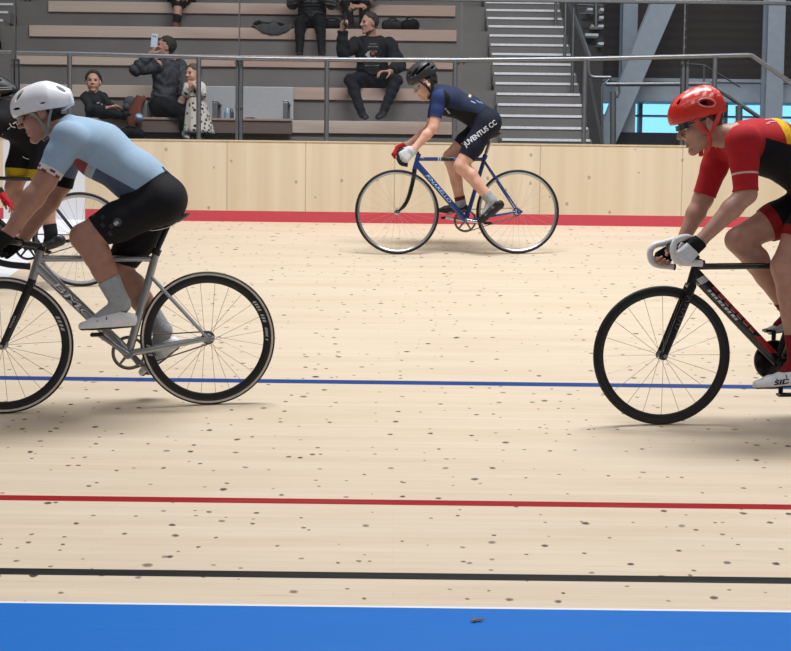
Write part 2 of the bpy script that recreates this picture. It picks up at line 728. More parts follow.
def floor_material():
    t = NT('pale_timber_track')
    p = t.obj()
    sx = t.n('ShaderNodeSeparateXYZ')
    t.l(p, sx.inputs[0])
    X, Y = sx.outputs[0], sx.outputs[1]
    # long narrow boards
    br = t.n('ShaderNodeTexBrick')
    br.offset = .37
    t.l(t.map(p, (1, 1, 0)), br.inputs['Vector'])
    br.inputs['Scale'].default_value = 1.0
    br.inputs['Brick Width'].default_value = 3.1
    br.inputs['Row Height'].default_value = .043
    br.inputs['Mortar Size'].default_value = .0009
    br.inputs['Mortar Smooth'].default_value = .3
    br.inputs['Color1'].default_value = (0, 0, 0, 1)
    br.inputs['Color2'].default_value = (1, 1, 1, 1)
    br.inputs['Mortar'].default_value = (.5, .5, .5, 1)
    g1 = t.noise(t.map(p, (1.3, 42, 0)), 1.0, 6, .62)
    g2 = t.noise(t.map(p, (.7, 9, 0)), 1.0, 4, .6)
    A, B, C = lin('dfd0bb'), lin('cfbda5'), lin('d8c8b1')
    c = t.mix(br.outputs['Color'], A, C)
    c = t.mix(t.math('MULTIPLY', g1, .9), c, B)
    g3 = t.ramp(g2, (.42, (0, 0, 0)), (.75, (1, 1, 1)))
    c = t.mix(t.math('MULTIPLY', g3, .45), c, lin('c3ad92'))
    # fine dark grain dashes
    g4 = t.noise(t.map(p, (3.2, 110, 0)), 1.0, 2, .5)
    dsh = t.ramp(g4, (.68, (0, 0, 0)), (.76, (1, 1, 1)))
    c = t.mix(t.math('MULTIPLY', dsh, .42), c, lin('98846f'))
    # board joints
    c = t.mix(t.math('MULTIPLY', br.outputs['Fac'], .22), c, lin('8a7460'))
    # knots
    def knots(c, scale, keep, rmin, rvar, seed, colr):
        vo = t.n('ShaderNodeTexVoronoi', voronoi_dimensions='2D')
        wob = t.n('ShaderNodeTexNoise')
        t.l(p, wob.inputs['Vector'])
        wob.inputs['Scale'].default_value = 30
        pm = t.n('ShaderNodeVectorMath', operation='SCALE')
        t.l(wob.outputs['Color'], pm.inputs[0])
        pm.inputs['Scale'].default_value = .014
        pa = t.n('ShaderNodeVectorMath', operation='ADD')
        t.l(t.map(p, (.8, 1, 1), (seed, seed * .7, 0)), pa.inputs[0])
        t.l(pm.outputs[0], pa.inputs[1])
        t.l(pa.outputs[0], vo.inputs['Vector'])
        vo.inputs['Scale'].default_value = scale
        rc = t.n('ShaderNodeSeparateColor')
        t.l(vo.outputs['Color'], rc.inputs[0])
        on = t.math('LESS_THAN', rc.outputs[0], keep)
        rad = t.math('MULTIPLY_ADD', rc.outputs[1], rvar)
        rad.node.inputs[2].default_value = rmin
        q = t.math('DIVIDE', vo.outputs['Distance'], rad)
        soft = t.ramp(q, (.55, (1, 1, 1)), (1.0, (0, 0, 0)))
        halo = t.ramp(q, (.6, (1, 1, 1)), (2.0 / 2, (.0, .0, .0)))
        f = t.math('MULTIPLY', t.math('MULTIPLY', soft, on), t.math('MULTIPLY_ADD', rc.outputs[2], .5))
        f.node.inputs[1].links[0].from_node.inputs[2].default_value = .6
        return t.mix(f, c, colr)
    c = knots(c, 6.8, .55, .045, .065, 3.1, lin('5b4b42'))
    c = knots(c, 10.5, .25, .05, .06, 11.7, lin('6d5a4d'))
    c = knots(c, 3.1, .25, .03, .03, 21.7, lin('4c3f38'))

    def band(lo, hi, soft=.0012):
        a = t.math('MULTIPLY', t.math('SUBTRACT', Y, lo), 1 / soft, clamp=True)
        b = t.math('MULTIPLY', t.math('SUBTRACT', hi, Y), 1 / soft, clamp=True)
        return t.math('MULTIPLY', a, b)
    # finish zone: white band with a black line in the middle
    wx0 = t.math('GREATER_THAN', X, FIN0)
    wx1 = t.math('LESS_THAN', X, FIN1)
    c = t.mix(t.math('MULTIPLY', t.math('MULTIPLY', wx0, wx1), .97), c, lin('e9eaf0'))
    mid = (FIN0 + FIN1) / 2
    bx = t.math('LESS_THAN', t.math('ABSOLUTE', t.math('SUBTRACT', X, mid)), .02)
    c = t.mix(t.math('MULTIPLY', bx, .95), c, lin('222226'))
    for nm, lo, hi, col in LINES:
        g = t.math('MULTIPLY_ADD', g1, .25)
        g.node.inputs[2].default_value = .88
        c = t.mix(t.math('MULTIPLY', band(lo, hi), g, clamp=True), c, lin(col))
    # white hairline and blue inner band
    c = t.mix(band(YEDGE, YEDGE2), c, lin('e6e6ea'))
    c = t.mix(t.math('LESS_THAN', Y, YEDGE), c, t.mix(g1, lin('0f66bd'), lin('1a70c6')))
    t.base(c)
    t.b.inputs['Roughness'].default_value = .45
    t.b.inputs['Specular IOR Level'].default_value = .16
    t.bump(g1, .06, .002)
    return t.m


def wall_material():
    t = NT('pale_plywood_with_red_foot')
    p = t.obj()
    sx = t.n('ShaderNodeSeparateXYZ')
    t.l(p, sx.inputs[0])
    X, Z = sx.outputs[0], sx.outputs[2]
    g1 = t.noise(t.map(p, (26, 1, .7)), 1.0, 5, .6)
    g2 = t.noise(t.map(p, (5.5, 1, .12)), 1.0, 3, .5)
    c = t.mix(g1, lin('ecdcc2'), lin('e2cfb3'))
    c = t.mix(t.ramp(g2, (.4, (0, 0, 0)), (.65, (1, 1, 1))), c, t.mix(.55, c, lin('d6bf9d')))
    vo = t.n('ShaderNodeTexVoronoi', voronoi_dimensions='2D')
    cx = t.n('ShaderNodeCombineXYZ')
    t.l(X, cx.inputs[0])
    t.l(t.math('MULTIPLY', Z, .8), cx.inputs[1])
    t.l(cx.outputs[0], vo.inputs['Vector'])
    vo.inputs['Scale'].default_value = 5.2
    rc = t.n('ShaderNodeSeparateColor')
    t.l(vo.outputs['Color'], rc.inputs[0])
    rad = t.math('MULTIPLY_ADD', rc.outputs[1], .05)
    rad.node.inputs[2].default_value = .045
    q = t.math('DIVIDE', vo.outputs['Distance'], rad)
    k = t.math('MULTIPLY', t.ramp(q, (.6, (1, 1, 1)), (1.0, (0, 0, 0))), t.math('LESS_THAN', rc.outputs[0], .42))
    c = t.mix(t.math('MULTIPLY', k, .6), c, lin('8b7967'))
    # sheet joints
    for px in (227, 305.5, 394.5, 540, 682):
        xj = float(at(px, 180, YW)[0])
        j = t.math('LESS_THAN', t.math('ABSOLUTE', t.math('SUBTRACT', X, xj)), .0045)
        c = t.mix(t.math('MULTIPLY', j, .5), c, lin('8d7b68'))
    red = t.mix(t.math('MULTIPLY', g1, .35), lin('d2525e'), lin('c4414f'))
    c = t.mix(t.math('LESS_THAN', Z, ZRED), c, red)
    inside = t.math('MULTIPLY', t.math('GREATER_THAN', X, FIN0), t.math('LESS_THAN', X, FIN1))
    c = t.mix(inside, c, lin('e9eaf0'))
    mid = (FIN0 + FIN1) / 2
    c = t.mix(t.math('LESS_THAN', t.math('ABSOLUTE', t.math('SUBTRACT', X, mid)), .02), c, lin('222226'))
    t.base(c)
    t.b.inputs['Roughness'].default_value = .55
    t.b.inputs['Specular IOR Level'].default_value = .3
    return t.m


def concrete(name, col, v=.12):
    t = NT(name)
    c = lin(col)
    a = t.noise(t.obj(), 2.2, 5, .6)
    b = t.noise(t.obj(), 60, 3, .6)
    f = t.math('ADD', t.math('MULTIPLY', a, .7), t.math('MULTIPLY', b, .3))
    t.base(t.ramp(f, (.3, tuple(x * (1 - v) for x in c[:3])), (.7, tuple(x * (1 + v) for x in c[:3]))))
    t.b.inputs['Roughness'].default_value = .8
    t.bump(b, .15, .004)
    return t.m


def bench_wood():
    t = NT('bench_timber')
    p = t.obj()
    g = t.noise(t.map(p, (1.1, 14, 34)), 1.0, 5, .6)
    g2 = t.noise(t.map(p, (.55, 3, 4)), 1.0, 3, .5)
    c = t.mix(g, lin('cdbbad'), lin('bca99b'))
    c = t.mix(t.ramp(g2, (.45, (0, 0, 0)), (.62, (1, 1, 1))), c, lin('b1978a'))
    t.base(c)
    t.b.inputs['Roughness'].default_value = .6
    return t.m


def steel(name='brushed_steel', col='8a8c90', rough=.42):
    return mat(name, col, rough=rough, metal=.85, var=.08, vs=30)


def glass(name, tint=(.97, .985, .99), refl=.07):
    t = NT(name)
    tr = t.n('ShaderNodeBsdfTransparent')
    tr.inputs[0].default_value = tint + (1,)
    gl = t.n('ShaderNodeBsdfGlossy')
    gl.inputs['Roughness'].default_value = .04
    gl.inputs[0].default_value = (.9, .95, 1, 1)
    fr = t.n('ShaderNodeFresnel')
    fr.inputs[0].default_value = 1.4
    mx = t.n('ShaderNodeMixShader')
    t.val(t.math('MULTIPLY', fr.outputs[0], refl / .04, clamp=True), mx.inputs[0])
    t.l(tr.outputs[0], mx.inputs[1])
    t.l(gl.outputs[0], mx.inputs[2])
    t.l(mx.outputs[0], t.t.nodes['Material Output'].inputs[0])
    return t.m


def structure(o, label=None):
    return tag(o, label, None, None, 'structure')


# track, infield, side wall -------------------------------------------------
YIN = 3.0
b = MB()
xs = np.linspace(-16, 16, 9)
for i in range(8):
    q = [(xs[i], YIN, track_z(YIN)), (xs[i + 1], YIN, track_z(YIN)), (xs[i + 1], YW, ZWB), (xs[i], YW, ZWB)]
    b.add(q + [(x, y, z - .08) for x, y, z in q], [(0, 1, 2, 3), (7, 6, 5, 4), (0, 4, 5, 1), (3, 2, 6, 7)])
fl = b.build('floor', floor_material())
structure(tag(fl, 'pale timber banked track with blue, red and black lines', 'floor'))
b = MB()
b.abox(-16, 16, -14, YIN, track_z(YIN) - .1, track_z(YIN))
structure(b.build('floor_infield', concrete('infield_floor', 'b9b3aa')), 'grey floor inside the track')
b = MB()
b.abox(-16, 16, YW, YW + .05, ZWB - .1, ZWT)
structure(b.build('wall_front', wall_material()), 'pale plywood fence around the track with a red foot')
b = MB()
b.abox(-16, 16, YW - .006, YW + .12, ZWT, ZWT + .012)
structure(b.build('trim_1', mat('fence_cap', 'dcc6a4', .5)), 'thin pale cap along the plywood fence')

# leaf-like scrap on the blue band
lp = on_track(477, 622)
b = MB()
pts = [lp + np.array((x, y, y * math.tan(BANK) + .004 + z)) for x, y, z in
       ((-.024, -.004, 0), (-.012, .004, .002), (-.006, .012, .003), (.0, .006, .003), (.012, .014, .002), (.013, .007, .003), (.028, .010, .001), (.014, .001, .002), (.002, .0, .003), (-.010, -.006, .002))]
b.prism(pts, (0, 0, .002))
tag(b.build('dry_leaf', mat('dry_leaf', '7a5a24', .8), origin=lp), 'small dry brown leaf lying on the blue band', 'leaf')

# terraces ------------------------------------------------------------------
ROWY = [121.5, 88.5, 57.0, 29.5, 5.0]
YT0, DT = 13.55, .63
rows = []
for n in range(5):
    Yn = YT0 + DT * n
    rows.append((Yn, float(at(395, ROWY[n], Yn)[2])))
dz = rows[4][1] - rows[3][1]
for n in range(5, 10): rows.append((YT0 + DT * n, rows[-1][1] + dz))
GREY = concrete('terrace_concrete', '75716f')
DARK = mat('dark_void', '17171a', .9)
ZWALK = ZWT - .06
ZFOOT = float(at(200, 140.0, 13.3)[2])
XL, XR = -4.98, 1.118
b = MB()
for n, (Yn, zn) in enumerate(rows):
    z0 = rows[n - 1][1] - .02 if n else ZWALK - .3
    b.abox(XL, XR, Yn + .03, 24, z0, zn - .005)
structure(b.build('stand_terrace', GREY), 'stepped grey concrete terrace of the spectator stand')
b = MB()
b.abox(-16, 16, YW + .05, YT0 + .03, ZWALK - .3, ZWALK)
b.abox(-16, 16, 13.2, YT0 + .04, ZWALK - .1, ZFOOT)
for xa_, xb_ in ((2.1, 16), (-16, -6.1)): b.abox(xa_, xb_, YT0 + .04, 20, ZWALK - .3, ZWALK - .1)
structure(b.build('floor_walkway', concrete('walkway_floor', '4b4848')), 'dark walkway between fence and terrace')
WOOD = bench_wood()
XB0, XB1 = -4.62, .69
names = ['lowest timber bench plank along the terrace, just above the fence', 'second timber bench plank up the terrace, where the man with the raised phone sits',
         'third timber bench plank up the terrace, partly behind the handrail', 'fourth timber bench plank up the terrace with a grey jacket on it',
         'fifth timber bench plank up, the topmost in view']
XSEAT = (float(at(195, 110, 13.6)[0]), float(at(291.5, 110, 13.6)[0]))
XSEAT = (float(at(141, 118, 13.5)[0]), float(at(291.8, 118, 13.5)[0]))
spans = []
for n in range(5):
    x0 = XB0 + (.0, -.02, .03, 0, .06)[n]
    x1 = XB1 + (-.06, -.02, 0, .03, .04)[n]
    if n == 0: spans += [(0, XSEAT[1], x1, 'timber bench plank just above the fence, right of the pale seat'), (0, x0, XSEAT[0], 'timber bench plank under the sitting child')]
    else: spans.append((n, x0, x1, names[n]))
for n, x0, x1, lab_ in spans:
    Yn, zn = rows[n]
    b = MB()
    b.abox(x0, x1, Yn - .005, Yn + .26, zn - .138, zn)
    b.abox(x0, x1, Yn + .275, Yn + .42, zn - .03, zn)
    o = b.build('bench_plank', WOOD, origin=((x0 + x1) / 2, Yn + .13, zn - .138), bevel=.004)
    tag(o, lab_, 'bench', 'timber bench planks of the stand')

# stairs in the aisles --------------------------------------------------------
SY = [138.5, 126.5, 114.7, 103.6, 92.9, 82.4, 72.6, 63, 53.2, 43.9, 34.7, 25.6, 17.4, 9.4]
NOSE = mat('pale_step_nosing', 'e6e6ea', .6)


def flight(X0, X1, label, label2):
    st = []
    for k in range(14):
        Yk = YT0 + (k - 1.3) * .21
        st.append((Yk, float(at(530, SY[k], Yk)[2])))
    dzz = st[-1][1] - st[-2][1]
    for k in range(6): st.append((st[-1][0] + .21, st[-1][1] + dzz))
    b = MB()
    for k, (y, z) in enumerate(st):
        b.abox(X0, X1, y + .012, y + 2.0, z - .5, z - .004)
    r = structure(b.build('stair_flight', GREY, origin=((X0 + X1) / 2, st[0][0], ZWALK)), label)
    r['category'] = 'stairs'
    for k, (y, z) in enumerate(st):
        b = MB()
        b.abox(X0 + .01, X1 - .02, y, y + .05, z - .027, z)
        b.build('step_nosing', NOSE, r)
    return st


ST = flight(XR, 2.1, 'grey concrete aisle stairs with pale nosings right of the benches', 1)
flight(-6.1, XL, 'grey concrete aisle stairs with pale nosings left of the benches', 2)
STEEL = steel()
STEELD = steel('dull_steel', '74767a', .45)
# posts on the right edge of the stairs and the sloping rail
hr = thing('stair_railing', (2.06, 14.0, ST[4][1]), 'sloping steel stair railing with three posts right of the stairs', 'railing')
for (px, yb, k, hgt) in ((555.5, 25, 11, 1.2), (564.5, 63, 7, 1.1), (572, 92.5, 4, .96)):
    P = at(px, yb, ST[k][0] + .06)
    MB().tube([P, P + np.array((0, 0, hgt))], .019, 12).build('post', STEELD, hr, 40)
a_, b_ = at(574.5, -4, 15.5), at(603, 147, 13.22)
MB().tube([a_, b_], .035, 4, ax=(1, 0, 0), e=.5).build('stringer', STEELD, hr)
a_, b_ = at(566, -6, 15.9), at(590.5, 60, 13.6)
MB().tube([a_, b_], .024, 12).build('rail', STEEL, hr, 40)

# glass screen and handrail on the fence -------------------------------------
YG = YW + .09
GL = glass('clear_screen_glass', refl=.05)
cap_l = [(395 + d, .4 + ROLL * (d - 100)) for d in (-900, 900)]


def glpt(px, py):
    return at(px, py, YG)


joints = [-209, 15.5, 239.3, 461, 684, 906]
glabels = ['clear glass screen panel left of the flat double post, at the photo edge', 'clear glass screen panel in front of the boy and the woman', 'clear glass screen panel in front of the man filming',
           'clear glass screen panel in front of the aisle stairs', 'clear glass screen panel above the red-helmeted rider']
for i in range(5):
    x0, x1 = glpt(joints[i] + .8, 100)[0], glpt(joints[i + 1] - .8, 100)[0]
    zt = glpt(395, -.5)[2]
    b = MB()
    b.abox(x0, x1, YG - .006, YG + .006, ZWT + .03, zt)
    tag(b.build('glass_panel', GL, origin=((x0 + x1) / 2, YG, ZWT + .03)), glabels[i], 'glass panel', 'glass screen panels on the fence')
hs = thing('screen_frame', (0, YG, ZWT), 'steel frame of the glass screen with top cap and flat clamp posts', 'screen frame')
zt = glpt(395, -.5)[2]
MB().abox(-7, 7, YG - .02, YG + .02, zt - .008, zt + .022).build('top_cap', STEEL, hs, bevel=.003)
DKST = steel('dark_post_steel', '74777c', .5)
for j, px in enumerate(joints[1:5]):
    p = glpt(px, 100)
    if j != 2:
        for s in (-1, 1):
            b = MB()
            b.abox(p[0] + s * .018 - .013, p[0] + s * .018 + .013, YG - .035, YG + .035, ZWT - .25, glpt(px, 59)[2])
            b.build('clamp_post', DKST, hs, bevel=.003)
    for s in (-1, 1):
        for py in (63.5, 107):
            q = glpt(px + s * 2.6, py)
            if j == 2 and py > 100: continue
            MB().tube([q + (0, -.05, 0), q + (0, -.02, 0)], .013, 14).build('bolt', STEEL, hs, 40)
# seams of the tall panes above the rail
for px in joints[1:5]:
    p = glpt(px, 30)
    MB().abox(p[0] - .005, p[0] + .005, YG - .012, YG + .008, glpt(px, 58)[2], zt).build('pane_seam', DKST, hs)
YR = YG - .06
rl = thing('handrail', (0, YR, ZWT), 'long steel handrail on round posts along the fence top', 'handrail')
rp = [(-140, 50.5), (0, 52.3), (12, 52.7)]
MB().tube([at(x, y, YR) for x, y in rp], .021, 14).build('rail', STEEL, rl, 40)
rp = [(17, 53), (95, 54.2), (240, 58.4), (350, 59.8), (455, 60.2), (585, 59), (660, 57.2), (748, 55.2), (752, 55.6), (791, 83), (850, 124)]
MB().tube([at(x, y, YR) for x, y in rp], .021, 14).build('rail', STEEL, rl, 40)
for px, yt in ((69.6, 54), (198.8, 57.5), (327, 59.7), (455.2, 60.3), (585.3, 59.2), (715.3, 56.2)):
    p = at(px, yt, YR)
    MB().tube([p, np.array((p[0], p[1], ZWT + .012))], .0215, 14).build('post', STEEL, rl, 40)
# lower rails beyond the fence
r2 = thing('landing_rail', at(607, 143, 12.4), 'lower steel rail behind the fence with a hooked end', 'handrail')
Yq = 12.4
MB().tube(spline([at(588.3, 61, Yq), at(588.6, 70, Yq), at(590.5, 76, Yq), at(596, 77.3, Yq), at(610.5, 77.4, Yq)], 5), .018, 12).build('rail', STEEL, r2, 40)
MB().tube([at(611, 78, Yq), at(606, 82.5, Yq), at(602, 86.5, Yq), at(602.3, 145, Yq)], .012, 10).build('rail', STEELD, r2, 40)
MB().tube([at(606, 84.3, Yq), at(680, 84, Yq), at(709, 84, Yq), at(722, 92, Yq), at(758, 116.5, Yq), at(800, 146, Yq)], .022, 12).build('rail', STEEL, r2, 40)
MB().tube([at(613, 92, Yq), at(613, 146, Yq)], .032, 14).build('post', STEEL, r2, 40)
MB().tube(spline([at(619, 86, Yq), at(619.3, 92, Yq), at(617.6, 96, Yq), at(617.5, 98, Yq)], 4), .012, 10).build('hook', STEELD, r2, 40)
MB().tube([at(739, 106, Yq), at(739, 146, Yq)], .035, 14).build('post', STEEL, r2, 40)

# hall behind -----------------------------------------------------------------
YB = 20.0
CLAD = NT('dark_cladding')
_p = CLAD.obj()
_w = CLAD.n('ShaderNodeTexWave', wave_type='BANDS', bands_direction='Z')
CLAD.l(_p, _w.inputs[0])
_w.inputs['Scale'].default_value = 2.2
_w.inputs['Distortion'].default_value = .4
CLAD.base(CLAD.mix(CLAD.math('MULTIPLY', _w.outputs['Fac'], CLAD.noise(_p, 3, 3)), lin('3a3230'), lin('4d4340')))
CLAD.b.inputs['Roughness'].default_value = .7
CLAD = CLAD.m
zw0, zw1 = float(at(700, 138, YB)[2]), float(at(700, 101, YB)[2])
xw0, xw1 = float(at(597, 120, YB)[0]), 12.0
b = MB()
b.abox(-16, 16, YB, YB + .2, zw1, 10)
b.abox(-16, 16, YB, YB + .2, -1, zw0)
b.abox(-16, xw0, YB, YB + .2, zw0, zw1)
b.abox(xw1, 16, YB, YB + .2, zw0, zw1)
structure(b.build('wall_back', CLAD), 'dark clad end wall of the hall')
FR = mat('window_frame_paint', '6f7c8c', .5)
w1 = MB()
zm = float(at(700, 116.5, YB)[2])
w1.abox(xw0, xw1, YB - .05, YB + .1, zm - .012, zm + .012)
w1.abox(xw0, xw1, YB - .05, YB + .1, zw1 - .025, zw1)
w1.abox(xw0, xw1, YB - .05, YB + .1, zw0, zw0 + .025)
for px in (640, 725):
    x = float(at(px, 120, YB)[0])
    w1.abox(x - .03, x + .03, YB - .05, YB + .1, zw0, zw1)
wf = structure(w1.build('window_1', FR), 'ribbon window with blue sky behind')
b = MB()
b.abox(xw0, xw1, YB + .03, YB + .045, zw0, zw1)
b.build('pane', glass('window_glass', (.93, .97, 1.0), .06), wf)
SB = mat('steel_structure_paint', 'b4bfcc', .5, var=.06, vs=8)
b = MB()
zb0, zb1 = float(at(700, 102, YB - .4)[2]), float(at(700, 79, YB - .4)[2])
b.abox(2.6, 14, YB - .4, YB - .05, zb0, zb1)
b.abox(2.6, 14, YB - .44, YB - .4, zb0, zb0 + .05)
b.abox(2.6, 14, YB - .44, YB - .4, zb1 - .05, zb1)
structure(tag(b.build('window_beam', SB), 'blue-grey steel beam over the ribbon window', 'beam'))
b = MB()
b.abox(2.6, 14, YB - .8, YB, zw0 - .25, zw0 - .0)
structure(tag(b.build('window_ledge', mat('dark_ledge', '20242e', .7)), 'dark ledge below the ribbon window', 'ledge'))
zc0 = float(at(630, 170, YB - .6)[2])
for px0, px1, lab in ((621.5, 636, 'slim blue-grey steel column behind the diagonal brace'), (766, 783, 'blue-grey steel column at the right behind the sloping handrail')):
    p0, p1 = at(px0, 70, YB - .7), at(px1, 70, YB - .7)
    b = MB()
    b.abox(p0[0], p1[0], YB - .74, YB - .7, zc0, 10)
    b.abox(p0[0], p1[0], YB - .48, YB - .44, zc0, 10)
    b.abox((p0[0] + p1[0]) / 2 - .02, (p0[0] + p1[0]) / 2 + .02, YB - .7, YB - .48, zc0, 10)
    tag(b.build('steel_column', SB, origin=((p0[0] + p1[0]) / 2, YB - .6, zc0)), lab, 'column', 'steel columns of the hall', 'structure')
YD = YB - 1.2
b = MB()
pl = [at(593.5, 146, YD), at(614.5, 146, YD), at(693, -36, YD), at(667, -36, YD)]
b.prism([p + np.array((0, -.02, 0)) for p in pl], (0, .025, 0))
b.prism([p + np.array((0, .2, 0)) for p in pl], (0, .025, 0))
mid_ = [(pl[0] * .62 + pl[1] * .38), (pl[0] * .38 + pl[1] * .62), (pl[2] * .62 + pl[3] * .38), (pl[2] * .38 + pl[3] * .62)]
b.prism(mid_, (0, .2, 0))
tag(b.build('diagonal_brace', SB, origin=pl[0]), 'broad diagonal steel brace rising left of the red-helmeted rider', 'brace', None, 'structure')
# grey side flight between stairs and cladding
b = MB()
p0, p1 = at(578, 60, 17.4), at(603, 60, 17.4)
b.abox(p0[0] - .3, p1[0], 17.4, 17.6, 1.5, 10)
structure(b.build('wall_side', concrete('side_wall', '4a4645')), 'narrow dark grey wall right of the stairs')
sf = thing('upper_stairs', at(597, 60, 17.3), 'short dim flight of upper stairs behind the stair railing', 'stairs')
for (xa, xb, y) in ((587, 592.5, 9.5), (600, 603.4, 9.5), (599, 603.4, 17.5), (591, 603.4, 26), (585, 598, 34.8), (598, 603.4, 43.6)):
    a0, a1 = at(xa, y, 17.25), at(xb, y, 17.25)
    MB().abox(a0[0], a1[0], 17.22, 17.4, a0[2] - .02, a0[2] + .015).build('step_nosing', NOSE, sf)
MB().tube([at(578, 4.8, 17.1), at(603, 5.6, 17.1)], .014, 10).build('rail', STEELD, sf, 40)
MB().tube([at(578, 13.5, 17.1), at(601, 13.5, 17.1)], .012, 10).build('rail', STEELD, sf, 40)
MB().tube([at(596, 2, 17.1), at(596, 26, 17.1)], .03, 10).build('post', STEELD, sf, 40)
fr_ = thing('landing_handrail', at(712, 80, 18.2), 'thin grey handrail far behind, below the dark cladding', 'handrail')
MB().tube([at(690, 64, 18.2), at(704, 65, 18.2), at(727, 79, 18.2), at(740, 87, 18.2)], .012, 8).build('rail', STEELD, fr_, 40)
MB().tube([at(704, 65, 18.2), at(704, 84, 18.2)], .014, 8).build('post', STEELD, fr_, 40)

# closing walls and roof of the hall (outside the view)
PLAIN = mat('hall_paint', 'bfc0c2', .8)
b = MB()
b.abox(-16.2, -16, -14, 20.2, -1, 10)
structure(b.build('wall_left', PLAIN), 'hall wall far left')
b = MB()
b.abox(16, 16.2, -14, 20.2, -1, 10)
structure(b.build('wall_right', PLAIN), 'hall wall far right')
b = MB()
b.abox(-16.2, 16.2, -14.2, -14, -1, 10)
structure(b.build('wall_near', PLAIN), 'hall wall behind the viewer')
b = MB()
b.abox(-16.2, 16.2, -14.2, 20.2, 10, 10.2)
structure(b.build('ceiling', PLAIN), 'hall roof')

# ------------------------------------------------------------------ light
wd = bpy.data.worlds.new('World')
SC.world = wd
wd.use_nodes = True
bg = wd.node_tree.nodes['Background']
bg.inputs[0].default_value = (.30, .74, 1.0, 1)
bg.inputs[1].default_value = 1.6


def area(name, loc, sx, sy, watts, col, rot=(0, 0, 0)):
    ld = bpy.data.lights.new(name, 'AREA')
    ld.shape = 'RECTANGLE'
    ld.size, ld.size_y = sx, sy
    ld.energy = watts
    ld.color = col
    o = bpy.data.objects.new(name, ld)
    COL.objects.link(o)
    o.location = loc
    o.rotation_euler = rot
    return o


CW = (.97, .985, 1.0)
for (y, wt, sx) in ((-4, 210, 20), (1.0, 260, 20), (7.4, 1020, 6), (10.6, 190, 20), (14.6, 120, 20)):  # overhead rows; weak ones are unseen fill, the last added to brighten the stand
    area('hall_and_fill_lamp', (1.0, y, 9.4), sx, 1.2, wt, CW)
area('hall_and_fill_lamp', (7.5, 17.2, 9.2), 7, 1.0, 110, CW)  # unseen lamp added to brighten the steel brace and beam
SC.view_settings.view_transform = 'Standard'
SC.view_settings.look = 'None'
SC.view_settings.gamma = 1
SC.view_settings.use_curve_mapping = False
SC.view_settings.exposure = -0.07
SC.cycles.use_denoising = True
# ------------------------------------------------------------------ bicycles
BLK = mat('black_rubber', '141416', .6, var=.05)
BLKG = mat('black_gloss', '0f0f11', .25, var=.04, coat=.5)
BLKM = mat('black_matt_alloy', '1a1a1c', .42, var=.05)
CHROME = steel('polished_alloy', 'c4c6ca', .2)
ALU = mat('brushed_alloy_frame', 'a9abae', .3, metal=.75, var=.05, vs=20)
CHAIN = mat('chain_steel', '6b665f', .4, metal=.8, var=.2, vs=300)
SPOKE = steel('spoke_steel', '6d6e72', .35)


class Bike:
    """everything of one rider's machine is laid out on the upright plane through its two wheel contacts"""

    def __init__(s, cf, cr, R=.334):
        s.cf, s.cr = on_track(*cf), on_track(*cr)
        s.e = unit(s.cr - s.cf)                       # backwards
        s.n = unit(np.cross(s.e, (0, 0, 1)))          # towards the viewer's side
        if s.n[1] > 0: s.n = -s.n
        s.w = unit(np.cross(s.e, s.n))
        if s.w[2] < 0: s.w = -s.w
        s.R = R
        s.hf, s.hr = s.cf + s.w * R, s.cr + s.w * R

    def B(s, px, py, off=0.0):
        return on_plane(px, py, s.cf + s.n * off, s.n)


